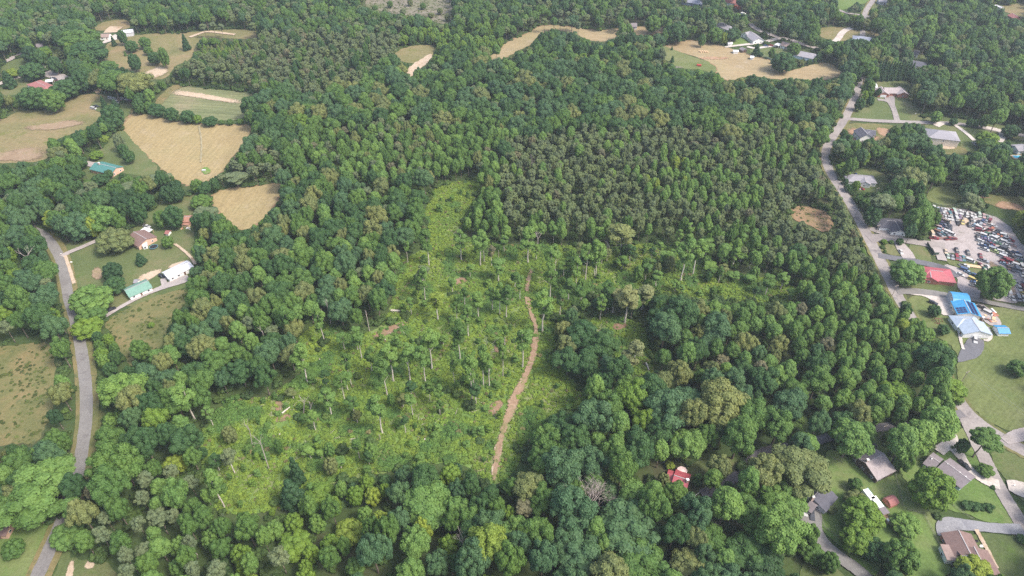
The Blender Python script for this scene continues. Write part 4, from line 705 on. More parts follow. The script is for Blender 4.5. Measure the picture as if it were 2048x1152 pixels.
yard('in the bottom right corner of the scrapyard', C2, 62, [(1820, 480, 'dark'), (1910, 480, 'silver', 'van'), (2005, 430, 'white', 'van'), (2012, 580, 'white'), (1880, 745, 'silver'), (1960, 862, 'white'), (2025, 850, 'maroon'), (1765, 970, 'white', 'van'), (1825, 1050, 'white'), (1935, 1050, 'silver', 'van'), (2025, 965, 'yellow'), (2035, 1060, 'white'), (1740, 440, 'brown'), (1975, 500, 'white'), (2040, 760, 'silver')])
yard('beside the storage yard', lambda x, y: (x, y), 30, [(1975, 626, 'white', 'van')])
for i, (x, y, c, kd) in enumerate([(222, 197, 'white', 'van'), (230, 199, 'white', 'van'), (238, 200, 'tan', 'sedan'), (246, 199, 'white', 'van'), (254, 199, 'white', 'sedan'), (262, 201, 'maroon', 'sedan')]):
    car(x, y, c, kd, 8, '%s wreck, %s from the left in the scrap row at upper left' % (c, NUMW[i]), False, 'scrap row at upper left', 'wrecked_car')

# ------------------------------------------------------------------ campers, trampoline, parasol and other yard things
CREAM = plain('camper_white', (.82, .83, .80), .4, .4)
def boxthing(name, label, cat, px, py, dims, hd, mat, extras=(), top=.94):
    p = G(px, py, dims[2] / 2); rz = heading(px, py, hd); o = empty(name, (p.x, p.y, .03), label, cat, None, rz)
    MB().box((0, 0, dims[2] / 2 + .35), dims, 0, 0, top).build('body', mat, o)
    for nm, c, d, m in extras: MB().box(c, d).build(nm, m, o)
    for sx in (-.8, .8):
        for sy in (-1, 1): MB().tube((sx, sy * (dims[1] / 2 - .3), .33), (sx, sy * (dims[1] / 2 - .05), .33), .33, .33, 10).build('wheel', TYRE, o)
    return o
boxthing('camper', 'white camper with teal trim, nearer the chalet', 'camper', 1736, 992, (5.0, 2.5, 2.2), 52, CREAM, [('roof_hatch', (.6, .2, 2.6), (.9, .8, .18), STEEL), ('awning', (-1.2, 1.3, 2.4), (3.0, .3, .14), plain('teal_trim', (.1, .3, .27)))])
boxthing('camper', 'white camper beside the red brown garden shed', 'camper', 1753, 1008, (5.6, 2.5, 2.2), 52, CREAM, [('roof_hatch', (-.6, .1, 2.6), (.8, .8, .16), TRIM)])
boxthing('utility_trailer', 'open wooden utility trailer below the grey lean-to', 'trailer', 1772, 1037, (4.8, 2.2, .35), 55, WL['wood'], [('side_rail', (0, 1.05, .95), (4.8, .07, .5), WOODG), ('side_rail', (0, -1.05, .95), (4.8, .07, .5), WOODG), ('cargo', (1.2, -.3, 1.0), (1.2, .9, .7), CREAM)], 1)
boxthing('horse_trailer', 'long orange trailer below the pink roofed house', 'trailer', 1475, 15, (9, 3, 2.6), 25, plain('orange_paint', (.62, .14, .07)))
boxthing('travel_trailer', 'white and blue trailer near the top lane', 'trailer', 1486, 28, (6, 2.4, 1.8), 20, CREAM)
boxthing('flatbed_trailer', 'brown flatbed trailer behind a white truck in the lower lot', 'trailer', 1944, 533, (9, 2.4, .4), 8, WL['wood'], (), 1)
boxthing('farm_trailer', 'small red farm trailer at the edge of the meadow', 'trailer', 1398, 131, (4, 2, 1.2), 5, plain('red_paint', (.40, .06, .05)))
boxthing('boat_trailer', 'white boat on a trailer at the top edge', 'boat', 1841, 8, (6, 2.3, 1.0), 12, CREAM, (), .7)
boxthing('car_hauler', 'long rusty hauler trailer behind a red truck', 'trailer', 1881, 477, (7, 2.2, .3), 3, plain('dull_iron', (.2, .12, .1)), (), 1)
# trampoline
p = G(307, 493, 1); o = empty('trampoline', (p.x, p.y, .03), 'round trampoline with dark mat beside the brown roofed house', 'trampoline')
m = MB(); m.tube((0, 0, .86), (0, 0, .9), 2.05, 2.05, 24); m.build('mat', BLACK, o)
m = MB(); n = 24
for i in range(n):
    a, b = 2 * math.pi * i / n, 2 * math.pi * (i + 1) / n; m.tube((2.25 * math.cos(a), 2.25 * math.sin(a), .9), (2.25 * math.cos(b), 2.25 * math.sin(b), .9), .16, .16, 6)
m.build('rim', plain('trampoline_pad', (.10, .22, .26)), o)
for i in range(6): a = 2 * math.pi * i / 6; MB().tube((2.25 * math.cos(a), 2.25 * math.sin(a), 0), (2.25 * math.cos(a), 2.25 * math.sin(a), .9), .04, .04).build('leg', STEEL, o)
# parasol
p = G(1364.5, 941, 2.4); o = empty('parasol', (p.x, p.y, .03), 'pale pink parasol beside the red roofed cottage', 'parasol')
m = MB(); vs = [(0, 0, 2.9)] + [(2.2 * math.cos(a), 2.2 * math.sin(a), 2.3) for a in np.linspace(0, 2 * math.pi, 8, endpoint=False)]; vs += [(0, 0, 2.84)] + [(v[0], v[1], 2.24) for v in vs[1:9]]
m.add(vs, [(0, 1 + i, 1 + (i + 1) % 8) for i in range(8)] + [(9, 10 + (i + 1) % 8, 10 + i) for i in range(8)] + [(1 + i, 10 + i, 10 + (i + 1) % 8, 1 + (i + 1) % 8) for i in range(8)]); m.build('canopy', plain('pink_canvas', (.78, .60, .56)), o)
MB().tube((0, 0, 0), (0, 0, 2.85), .04, .03).build('pole', STEEL, o)
# pool
p = G(2037, 314); o = empty('swimming_pool', (p.x, p.y, .03), 'turquoise swimming pool at the right edge', 'pool'); MB().box((0, 0, .05), (9, 5.6, .12)).build('deck', WL['wood'], o); MB().box((0, 0, .12), (7, 3.8, .06)).build('water_surface', plain('pool_water', (.10, .55, .75), .08, .5), o)
# rusty climbing frame, satellite things, tanks
p = G(1875, 645); o = empty('rusty_frame', (p.x, p.y, 0), 'rusty brown metal frame between two round lawn trees', 'frame')
for a, b in (((-2.5, 1, 0), (-1.5, 1.2, 2)), ((-1.5, 1.2, 2), (1.8, .8, 1.9)), ((1.8, .8, 1.9), (2.6, 0, 0)), ((-1.5, 1.2, 2), (-.5, -1.8, 0)), ((0, 1, 1.95), (.6, -1.4, .1)), ((-2.2, -.6, .3), (1, -1.5, .3))): MB().tube(a, b, .18, .18).build('beam', plain('rust', (.14, .06, .04)), o)
# lumber and clutter of the storage yard
for i in range(16):
    px, py = 1966 + rng.uniform(-4, 26), 622 + rng.uniform(-2, 26); p = G(px, py); hh = rng.uniform(.3, 1.2)
    c = ['wood', 'white', 'grey', 'brick', 'dark'][i % 5]; b = MB(); b.box((0, 0, hh / 2 + .03), (rng.uniform(1, 4), rng.uniform(.6, 1.6), hh)); o = b.build('lumber_stack' if c == 'wood' else 'storage_crate', WL[c]); o.location = (p.x, p.y, 0); o.rotation_euler[2] = rng.uniform(0, 3)
    tag(o, '%s %s in the storage yard, %s from its upper end' % ({'wood': 'tan', 'white': 'white', 'grey': 'grey', 'brick': 'red brown', 'dark': 'dark'}[c], 'lumber stack' if c == 'wood' else 'crate', NUMW[i]), 'stack' if c == 'wood' else 'crate', 'stacks in the storage yard')
for i in range(12):
    p = G(1399 + i * 1.5, 104 + (i % 3) * 1.0 - .5 + rng.uniform(-.3, .3)); o = MB().box((0, 0, .5), (rng.uniform(.8, 1.5), .9, 1)).build('pallet', WL['wood']); o.location = (p.x, p.y, .03); o.rotation_euler[2] = rng.uniform(0, 1); tag(o, 'tan pallet, %s from the left in the upper hay field' % NUMW[i], 'pallet', 'pallets in the upper hay field')
for i in range(10):
    p = G(364 + rng.uniform(-2, 20), 447 + rng.uniform(-2, 14)); o = MB().box((0, 0, .2), (rng.uniform(.6, 2), rng.uniform(.4, 1.2), .4)).build('scrap_board', [WL['white'], WL['wood'], WL['grey'], WL['brick']][i % 4]); o.location = (p.x, p.y, .03); o.rotation_euler[2] = rng.uniform(0, 3); tag(o, 'loose scrap board lying below the ruined barn', 'board', 'scrap boards below the ruined barn')
p = G(408, 342); b = MB(); b.box((0, 0, .5), (2.5, 1.2, 1)); o = b.build('well_house', WL['grey']); o.location = (p.x, p.y, 0); tag(o, 'little grey box in the weedy island of the hay field', 'box')
# brush pile
b = MB()
for i in range(40): q = Vector((rng.normal(0, 2.2), rng.normal(0, 1), .2)); d = Vector(unit(1, rng)[0]); d.z = abs(d.z) * .3; b.tube(q, q + d * 2, .1, .04, 4)
p = G(1358, 135); o = b.build('brush_pile', DEADBARK); o.location = (p.x, p.y, 0); tag(o, 'grey brush pile in the yellowish meadow', 'brush pile')

# ------------------------------------------------------------------ dead trees, stumps and logs
def snag(bx, by, tx, ty, label, lev=2, n=3, r=.22, spread=.7, frac=.5):
    p = G(bx, by); lo, hi = 1, 40
    for _ in range(30):
        m_ = (lo + hi) / 2
        if PX(p.x, p.y, m_)[1] > ty: lo = m_
        else: hi = m_
    h = lo; u, _ = PX(p.x, p.y, h); lean = (tx - u) / S(by)
    top = Vector((lean, 0, h)); g2 = np.random.default_rng(int(bx)); mb = MB(); mid = top * frac + Vector((g2.uniform(-.4, .4), g2.uniform(-.4, .4), 0)); mb.tube((0, 0, 0), mid, r, r * .75, 6); d = (top - mid).normalized(); Ls = (top - mid).length
    lb = MB(); 
    if lev > 0:
        mb.tube(mid, mid + d * Ls * .5, r * .75, r * .5, 5)
        for _ in range(n): q = Vector(unit(1, g2)[0]); nd = (d + q * spread); nd.z = max(nd.z, .1); nd.normalize(); branchy(lb, mid + d * Ls * g2.uniform(0, .5), nd, Ls * .38, r * .5, lev, g2, spread, 2 if lev < 3 else 3)
    else: mb.tube(mid, top, r * .75, r * .35, 6)
    o = empty('dead_tree', (p.x, p.y, 0), label, 'dead tree'); mb.build('trunk', DEADBARK, o)
    if lb.v: lb.build('branches', DEADBARK, o)
for a in [(1075, 500, 1075, 464, 'bleached bare forked snag at the top of the clearing', 2, 4, .3), (1181, 486, 1180, 468, 'short grey snag between olive crowns', 2, 3, .2), (1219, 511, 1218, 478, 'pale many-stemmed trunk under the olive crown', 1, 5, .3, .5, .15), (663, 653, 653, 594, 'tall bare snag at the left edge of the clearing', 1, 2, .2, .5, .7), (648, 641, 642, 616, 'short pale stub left of the tall snag', 0),
          (739, 662, 728, 614, 'crooked bare snag under the olive oak', 1, 2, .22, .6, .6), (539, 707, 522, 650, 'leaning bare snag in the left woods', 1, 2, .2, .5, .6), (607, 828, 608, 785, 'left of two twisted snags beside the clearing', 1, 3, .22), (616, 834, 627, 796, 'right of two twisted snags beside the clearing', 1, 2, .2), (538, 938, 515, 872, 'pale leaning tree with thin crown, lower left clearing', 2, 4, .2, .6, .7),
          (505, 892, 492, 840, 'thin pale leaning tree behind the leaning one', 2, 3, .16), (65, 549, 48, 498, 'bleached forked snag beside the left road', 2, 4, .3), (997, 521, 997, 500, 'bare stub among the slender trees', 0), (1178, 1042, 1178, 990, 'leafless pinkish brown tree amid blue green oaks', 4, 14, .3, .95, .3), (120, 412, 106, 388, 'pale forked snag in the left woods', 1, 3, .25),
          (117, 410, 112, 382, 'second pale snag in the left woods', 1, 2, .2), (930, 1130, 928, 1084, 'bare grey tree at the bottom of the clearing', 3, 4, .22), (905, 1150, 898, 1120, 'thin bare trunk at the bottom centre', 1, 2, .18), (1070, 360, 1062, 318, 'pale spreading trunk in the pine stand', 2, 4, .35, .5, .3), (1316, 278, 1320, 250, 'pale trunk with open branches in the upper woods', 2, 3, .3), (631, 165, 626, 138, 'pale trunk in the upper left pines', 1, 3, .25),
          (972, 700, 972, 678, 'grey dead top beside slender trees', 2, 3, .12), (845, 936, 842, 928, 'small grey snag at the lower clearing edge', 1, 3, .1), (560, 1080, 562, 1066, 'small bare tree in the lower woods', 2, 3, .14), (1106, 888, 1105, 866, 'small pinkish bare tree below the track', 3, 4, .14), (1205, 676, 1196, 652, 'small grey bare tree right of the track', 3, 4, .14), (395, 1110, 375, 1085, 'leaning bare pine trunk in the lower left woods', 2, 3, .2),
          (760, 880, 757, 868, 'short white stub left of the track', 0), (1300, 790, 1320, 776, 'bare branches above the blue green oak', 2, 3, .16), (1325, 774, 1322, 768, 'dead twigs on the oak edge', 1, 2, .1), (1425, 1060, 1426, 1046, 'grey dead tree by the hidden drive', 3, 4, .14), (470, 1120, 468, 1106, 'grey pale bush snag in lower left woods', 3, 4, .1)]:
    snag(*a)
def log(a, b, r, label):
    p, q = G(*a, r), G(*b, r); o = MB().tube((0, 0, r + .5), (q - p) + Vector((0, 0, r + .3)), r, r * .7, 8).build('fallen_log', PALEBARK); o.location = (p.x, p.y, 0); tag(o, label, 'log')
log((782, 622), (815, 623), .55, 'long white fallen log at the left of the clearing'); log((1292, 727), (1298, 741), .45, 'white fallen log in the small gap'); log((564, 828), (580, 815), .4, 'pale fallen log by the brown patch'); log((700, 880), (712, 877), .12, 'thin pale stick on the clearing floor'); log((1187, 586), (1192, 583), .2, 'short pale log right of the track')
log((415, 1003), (430, 992), .15, 'fallen pale pole beside the vine column')

mb = MB()
def litter(polys, n, mx):
    k_ = 0
    while k_ < n:
        a, b = polys[rng.integers(len(polys))]; px, py = a + rng.normal(0, 26), b + rng.normal(0, 14)
        if not in_poly(mx, np.array([px]), np.array([py]))[0]: k_ += .2; continue
        q = G(px, py, .5); an = rng.uniform(0, 3.14); L = rng.uniform(1.2, 4.5); d = Vector((math.cos(an), math.sin(an), rng.uniform(-.05, .2))) * L; mb.tube(q, q + d, rng.uniform(.05, .12), .03, 4); k_ += 1
litter([(770, 660), (800, 650), (570, 820), (980, 820), (700, 880), (620, 760), (900, 560), (1230, 640), (1000, 690), (560, 900), (850, 840), (1400, 560), (480, 960)], 170, CLEAR)
litter([(800, 10), (850, 20), (880, 36), (830, 30)], 120, [(720, 12), (760, -30), (900, -40), (905, 44), (850, 34), (760, 22)])
tag(mb.build('branch_litter', DEADBARK), 'pale fallen sticks strewn over the clearing and logged ground', 'branches', None, 'stuff')
for i, (a, b) in enumerate(((700, 860), (850, 880), (905, 700), (640, 720), (1020, 560), (960, 860), (560, 870), (770, 680))):
    p = G(a, b); o = MB().tube((0, 0, 0), (0, 0, .7), .38, .32, 9).build('tree_stump', PALEBARK); o.location = (p.x, p.y, 0); tag(o, 'low pale stump among brambles, %s counted from the list of clearing stumps' % NUMW[i], 'stump', 'stumps in the clearing')
    o['label'] = 'low pale stump ' + ['left of the lower clearing', 'near the small grey snag', 'amid the slender trees at clearing centre', 'by the left clearing edge', 'near the top of the dirt track', 'left of the lower track', 'right of the pale leaning tree', 'below the long white log'][i]
# ------------------------------------------------------------------ poles, wires, fences
POLEM = bark_mat('pole_wood', (.25, .2, .17), (.42, .36, .32)); tops = {}
def pole(key, bx, by, ty, label, arm=True, rz=.4):
    p = G(bx, by); lo, hi = 3, 14
    for _ in range(25):
        m_ = (lo + hi) / 2
        if PX(p.x, p.y, m_)[1] > ty: lo = m_
        else: hi = m_
    h = max(7.5, lo); o = empty('utility_pole', (p.x, p.y, 0), label, 'utility pole'); MB().tube((0, 0, -.3), (0, 0, h), .17, .12, 8).build('post', POLEM, o)
    if arm:
        MB().box((0, 0, h - .6), (2.6, .14, .16), rz).build('crossarm', POLEM, o)
        for k_ in (-1.15, 0, 1.15): MB().tube((k_ * math.cos(rz), k_ * math.sin(rz), h - .52), (k_ * math.cos(rz), k_ * math.sin(rz), h - .3), .07, .05, 6).build('insulator', TRIM, o)
    tops[key] = Vector((p.x, p.y, h - .4))
for a in [('a', 1724, 152, 130, 'utility pole beside the conifer screen'), ('b', 1716, 210, 188, 'utility pole at the corner of the big mown lawn'), ('c', 1643.5, 328, 310, 'utility pole at the tightest bend of the right road'), ('d', 1674, 382, 362, 'utility pole opposite the grey roofed bend house'), ('e', 1708, 438, 419, 'utility pole between the bend and the dark bungalow'), ('f', 1750, 470, 450, 'utility pole at the scrapyard lane mouth'),
          ('g', 1784, 592, 570, 'utility pole above the long poplar stand'), ('h', 1923, 764, 742, 'utility pole at the left of the wide lawn'), ('i', 137, 674, 637, 'utility pole left of the left road'), ('j', 1633, 97, 82, 'utility pole at the end of the upper lane'), ('k', 1577, 88, 70, 'utility pole above the upper lane'), ('l', 1749, 395, 377, 'utility pole in the yard below the bend'), ('m', 1496, 920, 900, 'utility pole beside the hidden asphalt drive'), ('n', 1760, 874, 850, 'utility pole at the hidden drive behind the chalet'), ('o', 2086, 900, 868, 'utility pole beyond the right edge')]:
    pole(*a)
WIRE = plain('aluminium_wire', (.45, .45, .45), .5, .5)
def wire(a, b, lab, offs=(-1, 1)):
    for j, of in enumerate(offs):
        A, B = tops[a], tops[b]; d = (B - A).normalized(); pr = Vector((-d.y, d.x, 0)) * of; m = MB(); n = 10; sg = (B - A).length * .015; pts = []
        for i in range(n + 1): t = i / n; pts.append(A.lerp(B, t) + pr + Vector((0, 0, -sg * 4 * t * (1 - t))))
        for q0, q1 in zip(pts, pts[1:]): m.tube(q0, q1, .028, .028, 4)
        o = m.build('power_line', WIRE); tag(o, 'thin power line %s, %s strand' % (lab, ('left', 'right')[j]), 'cable')
wire('h', 'o', 'over the wide lower lawn'); wire('c', 'd', 'along the road bend'); wire('d', 'e', 'above the straight of the right road'); wire('b', 'a', 'over the upper right road'); wire('e', 'f', 'towards the scrapyard lane'); wire('j', 'k', 'over the upper lane')
def fence(px, hgt, label, mat, slat=False, step=2.5):
    pts = [G(*q) for q in px]; o = empty('fence', pts[0], label, 'fence'); pm = None
    for A, B in zip(pts, pts[1:]):
        L = (B - A).length; n = max(1, int(L / step)); an = math.atan2((B - A).y, (B - A).x)
        for i in range(n + 1):
            q = A.lerp(B, i / n) - pts[0]
            if pm is None: pm = MB().box((0, 0, hgt / 2), (.09, .09, hgt)).mesh('post'); pm.materials.append(mat)
            c = link('post', pm, None, o); c.location = q
        m = (A + B) / 2 - pts[0]
        if slat:
            c = MB().box((m.x, m.y, hgt / 2), (L, .06, hgt - .1), an).build('panel', mat, o)
        else:
            for z in (hgt * .4, hgt * .9): MB().box((m.x, m.y, z), (L, .05, .06), an).build('rail', mat, o)
SCREEN = plain('dark_green_screen', (.045, .075, .06)); POSTG = plain('grey_fence_wood', (.25, .23, .2))
fence([(1853, 489), (1860, 502), (1866, 511), (1876, 511)], 2.2, 'dark green screen fence beside the square lawn', SCREEN, True)
fence([(1773, 880), (1784, 925), (1790, 950), (1798, 985), (1804, 1012)], 1.3, 'wire fence between the two lower right back lawns', POSTG)
fence([(1815, 1021), (1846, 1028), (1870, 1075), (1888, 1110)], 1.3, 'wire fence left of the brown ranch house', POSTG)
fence([(1682, 972), (1703, 992)], 1.3, 'short wire fence above the campers', POSTG); fence([(1640, 1028), (1648, 1056), (1690, 1085), (1740, 1122)], 1.3, 'wire fence along the asphalt driveway', POSTG)
fence([(1655, 912), (1683, 926)], 1.2, 'short dark fence left of the chalet', POSTG)
fence([(1864, 412), (1905, 414), (1960, 424), (2010, 446), (2040, 478)], 2.0, 'tall grey fence behind the scrapyard', plain('grey_sheet_fence', (.22, .22, .24)))
fence([(1527, 112), (1545, 122)], 1.2, 'white fence at the edge of the upper yard', TRIM); fence([(1592, 123), (1625, 121), (1640, 122)], 1.2, 'white fence below the pale hipped house', TRIM); fence([(1905, 1012), (1930, 1030), (1945, 1040)], 1.2, 'low fence below the long grey bungalow', POSTG)
fence([(1389, 993), (1420, 968)], .5, 'low pale kerb rail beside the hidden drive', TRIM)
for px, py, lab in ((124, 511, 'white mailbox at the mouth of the left gravel drive'), (2026, 974, 'white mailbox beside the concrete drive at the right edge'), (1830, 230, 'white mailbox on the verge of the big mown lawn')):
    p = G(px, py); o = empty('mailbox', (p.x, p.y, .03), lab, 'mailbox'); MB().tube((0, 0, 0), (0, 0, 1.1), .05, .05).build('post', POLEM, o); MB().box((0, 0, 1.25), (.6, .3, .32)).build('box', TRIM, o)
p = G(143, 525.5); o = MB().box((0, 0, .3), (1, .6, .6)).build('crate', TRIM); o.location = (p.x, p.y, .03); tag(o, 'small white box on the left lawn near the sandy ditch', 'box')
for i, (px, py) in enumerate(((1952, 1084), (1962, 1094))):
    p = G(px, py); o = empty('garden_seat', (p.x, p.y, .03), ('dark' if i == 0 else 'white') + ' garden seat on the ranch house lawn', 'seat'); m_ = BLACK if i == 0 else TRIM; MB().box((0, 0, .45), (1.3, .7, .08)).build('seat', m_, o); MB().box((0, .33, .75), (1.3, .07, .5)).build('backrest', m_, o)
    for sx in (-.55, .55): MB().box((sx, 0, .21), (.08, .6, .42)).build('leg', m_, o)

# ------------------------------------------------------------------ trees: crown meshes made of lobes covered with leaf-sized faces
ICO = None
def ico():
    global ICO
    if ICO is None:
        b = bmesh.new(); bmesh.ops.create_icosphere(b, subdivisions=2, radius=1); b.verts.ensure_lookup_table()
        ICO = (np.array([v.co[:] for v in b.verts]), np.array([[v.index for v in f.verts] for f in b.faces])); b.free()
    return ICO
def crown_geo(lobes, leaf, nleaf, g, core=.84, jit=.6, flat=1.0, cull=.86):
    C = np.array([l[0] for l in lobes]); Rr = np.array([l[1] for l in lobes]); ctr = C.mean(0)
    V = []; Fq = []; Ft = []; base = 0
    if core:
        iv, it = ico()
        for c, r in zip(C, Rr):
            k = iv * (1 + g.uniform(-.16, .16, (len(iv), 1))) * r * core * np.array([1, 1, flat]) + c
            V.append(k); Ft.append(it + base); base += len(iv)
    n = (nleaf * 1.9 * Rr ** 2 / (Rr ** 2).sum()).astype(int) + 3
    P = []; D = []
    for i, (c, r) in enumerate(zip(C, Rr)):
        d = unit(n[i], g); p = c + d * r * np.array([1, 1, flat]) * g.uniform(.86, 1.14, (n[i], 1))
        q = np.linalg.norm((p[:, None] - C[None]) / np.array([1, 1, flat]), axis=2) / Rr[None]; q[:, i] = 9
        ok = (q.min(1) > cull) & (d[:, 2] > -.75); P.append(p[ok]); D.append(d[ok])
    P = np.concatenate(P); D = np.concatenate(D)
    if len(P) > nleaf: s = g.permutation(len(P))[:nleaf]; P = P[s]; D = D[s]
    nr = D + unit(len(P), g) * jit + np.array([0, 0, .25]); nr /= np.linalg.norm(nr, axis=1, keepdims=True)
    t = np.cross(nr, unit(len(P), g)); t /= np.linalg.norm(t, axis=1, keepdims=True) + 1e-9; b = np.cross(nr, t)
    s = leaf * g.uniform(.55, 1.35, (len(P), 1))
    a1 = g.uniform(.7, 1.2, (len(P), 4, 1))
    quad = np.stack([P + t * s * a1[:, 0], P + b * s * a1[:, 1] * .8, P - t * s * a1[:, 2], P - b * s * a1[:, 3] * .8], 1)
    V.append(quad.reshape(-1, 3)); Fq.append(np.arange(len(P) * 4).reshape(-1, 4) + base)
    return np.concatenate(V), (np.concatenate(Ft) if Ft else np.zeros((0, 3), int)), np.concatenate(Fq)
def np_mesh(name, V, T, Q, extra=None):
    """triangles T and quads Q take material 0; extra = MB with material 1"""
    ne = 0
    if extra is not None:
        off = len(V); V = np.concatenate([V, np.array(extra.v)]) if len(V) else np.array(extra.v)
    me = bpy.data.meshes.new(name); loops = [T.ravel(), Q.ravel()]; sizes = [np.full(len(T), 3), np.full(len(Q), 4)]
    if extra is not None:
        loops.append(np.array([i + off for f in extra.f for i in f])); sizes.append(np.array([len(f) for f in extra.f])); ne = len(extra.f)
    L = np.concatenate(loops).astype(np.int32); sz = np.concatenate(sizes).astype(np.int32)
    me.vertices.add(len(V)); me.vertices.foreach_set('co', V.astype(np.float32).ravel())
    me.loops.add(len(L)); me.loops.foreach_set('vertex_index', L)
    me.polygons.add(len(sz)); st = np.concatenate([[0], np.cumsum(sz)[:-1]]).astype(np.int32); me.polygons.foreach_set('loop_start', st)
    mi = np.zeros(len(sz), np.int32)
    if ne: mi[-ne:] = 1
    me.polygons.foreach_set('material_index', mi); me.update(calc_edges=True); me.validate(); return me
def trunk(hc, r, a, g, lean=.3, limbs=4, top=None):
    mb = MB(); p = Vector((0, 0, -.4)); k = 4; pr = r * 1.25
    for i in range(k):
        q = Vector((g.uniform(-lean, lean), g.uniform(-lean, lean), hc * (i + 1) / k)); mb.tube(p, q, pr, r * (1 - .45 * (i + 1) / k), 7); p = q; pr = r * (1 - .45 * (i + 1) / k)
    for i in range(limbs):
        an = 6.28 * i / limbs + g.uniform(-.5, .5); z = hc * g.uniform(.72, .98)
        mb.tube((0, 0, z), (math.cos(an) * a * .55, math.sin(an) * a * .55, z + a * g.uniform(.4, .8)), r * .4, r * .15, 5)
    if top: mb.tube(p, (g.uniform(-.4, .4), g.uniform(-.4, .4), top), pr, r * .12, 5)
    return mb
PROTO = {}
NOM = {}    # nominal radius, crown half height, crown centre height, total height
def shape_lobes(kind, g):
    Lb = []
    if kind == 'oak':
        a, c, zc = 6.0, 5.6, 11.4; n = 40; bp = g.uniform(0, 6.28, 3); ba = g.uniform(.06, .16, 3)
        for i in range(n):
            z = 1 - (i + .5) / n * 1.45; ph = i * 2.39996 + g.uniform(-.35, .35); rr = math.sqrt(max(0, 1 - z * z)); k = g.uniform(.6, .92) * (1 + sum(ba[q] * math.cos((q + 1) * ph + bp[q]) for q in range(3)))
            Lb.append((np.array([rr * math.cos(ph) * a * k, rr * math.sin(ph) * a * k, zc + z * c * k * .98]), g.uniform(.85, 2.1)))
        Lb.append((np.array([0, 0, zc]), 3.6)); NOM[kind] = (6.0, 5.6, 11.4, 17.0)
    elif kind == 'poplar':
        a, c, zc = 3.7, 4.9, 11.4; n = 26
        for i in range(n):
            z = 1 - (i + .5) / n * 1.7; ph = i * 2.39996 + g.uniform(-.4, .4); rr = math.sqrt(max(0, 1 - z * z)) * (1 - .28 * max(z, 0)); k = g.uniform(.6, .8)
            Lb.append((np.array([rr * math.cos(ph) * a * k, rr * math.sin(ph) * a * k, zc + z * c * .8]), g.uniform(.95, 1.5)))
        Lb += [(np.array([0, 0, zc - 1.8]), 2.1), (np.array([0, 0, zc + 1.0]), 1.9)]; NOM[kind] = (3.7, 4.9, 11.4, 16.3)
    elif kind == 'pine':
        a, c, zc = 3.7, 3.3, 12.2; n = 34
        for i in range(n):
            z = g.uniform(-.9, .95); ph = i * 2.39996 + g.uniform(-.5, .5); rr = math.sqrt(max(0, 1 - z * z)); k = g.uniform(.4, .88)
            Lb.append((np.array([rr * math.cos(ph) * a * k, rr * math.sin(ph) * a * k, zc + z * c * .85]), g.uniform(.65, 1.15)))
        Lb.append((np.array([0, 0, zc]), 1.8)); NOM[kind] = (3.7, 3.3, 12.2, 15.5)
    elif kind == 'maple':
        a, c, zc = 4.6, 4.7, 5.6; n = 38
        for i in range(n):
            z = 1 - (i + .5) / n * 1.85; ph = i * 2.39996 + g.uniform(-.35, .35); rr = math.sqrt(max(0, 1 - z * z)); k = g.uniform(.66, .84)
            Lb.append((np.array([rr * math.cos(ph) * a * k, rr * math.sin(ph) * a * k, zc + z * c * .8]), g.uniform(.85, 1.35)))
        Lb.append((np.array([0, 0, zc]), 3.1)); NOM[kind] = (4.6, 4.7, 5.6, 10.3)
    elif kind == 'cedar':
        a, H_ = 2.3, 8.0
        for i in range(26):
            t = (i + .5) / 26; ph = i * 2.39996; r_ = a * (1 - t) ** .75 * .72
            Lb.append((np.array([r_ * math.cos(ph) * g.uniform(.8, 1), r_ * math.sin(ph), .5 + t * (H_ - .9)]), .42 + .62 * (1 - t)))
        for t in (.1, .3, .5): Lb.append((np.array([0, 0, H_ * t + .4]), a * (1 - t) * .7))
        NOM[kind] = (2.3, 4.0, 4.0, 8.0)
    elif kind == 'slender':
        a, zc, c = 2.6, 12.2, 4.8; off = np.array([g.uniform(-.5, .5), g.uniform(-.5, .5), 0])
        for i in range(17):
            z = g.uniform(-.95, 1) ; ph = i * 2.39996 + g.uniform(-.6, .6); rr = math.sqrt(max(0, 1 - z * z)) * g.uniform(.35, .8)
            Lb.append((np.array([rr * math.cos(ph) * a, rr * math.sin(ph) * a, zc + z * c * .84]) + off * (z > 0), g.uniform(.6, 1.15)))
        NOM[kind] = (2.6, 4.8, 12.2, 17.0)
    elif kind == 'sapling':
        for i in range(9):
            z = i / 9; ph = i * 2.4; Lb.append((np.array([math.cos(ph) * .75 * (1 - z * .4), math.sin(ph) * .75 * (1 - z * .4), .7 + z * 4.6]), g.uniform(.5, .95)))
        NOM[kind] = (1.6, 2.9, 2.9, 5.8)
    elif kind == 'shrub':
        for i in range(8):
            ph = i * 2.4; k = g.uniform(.3, .95); Lb.append((np.array([math.cos(ph) * k, math.sin(ph) * k, g.uniform(.45, 1.0)]), g.uniform(.42, .7)))
        NOM[kind] = (1.5, .8, .8, 1.6)
    return Lb
SPEC = {  # leaf size, leaf count, core, jitter, flat, variants, trunk height, trunk radius, trunk top
 'oak': (.34, 6400, .84, .6, .95, 10, 8.0, .42, 12), 'poplar': (.30, 4200, .84, .55, 1.1, 9, 8.5, .24, 14), 'pine': (.26, 5000, .7, .75, .8, 9, 11, .2, 14),
 'maple': (.30, 4600, .86, .5, .95, 5, 2.2, .32, 7), 'cedar': (.20, 2600, .85, .45, 1.0, 3, 1.2, .16, 6), 'slender': (.27, 2500, .7, .7, .95, 7, 9.5, .23, 15.5),
 'sapling': (.20, 700, .78, .6, 1.0, 4, .8, .08, 4), 'shrub': (.17, 420, .85, .6, .85, 5, .4, .06, None)}
def bark_of(kind): return PALEBARK if kind == 'slender' else BARK
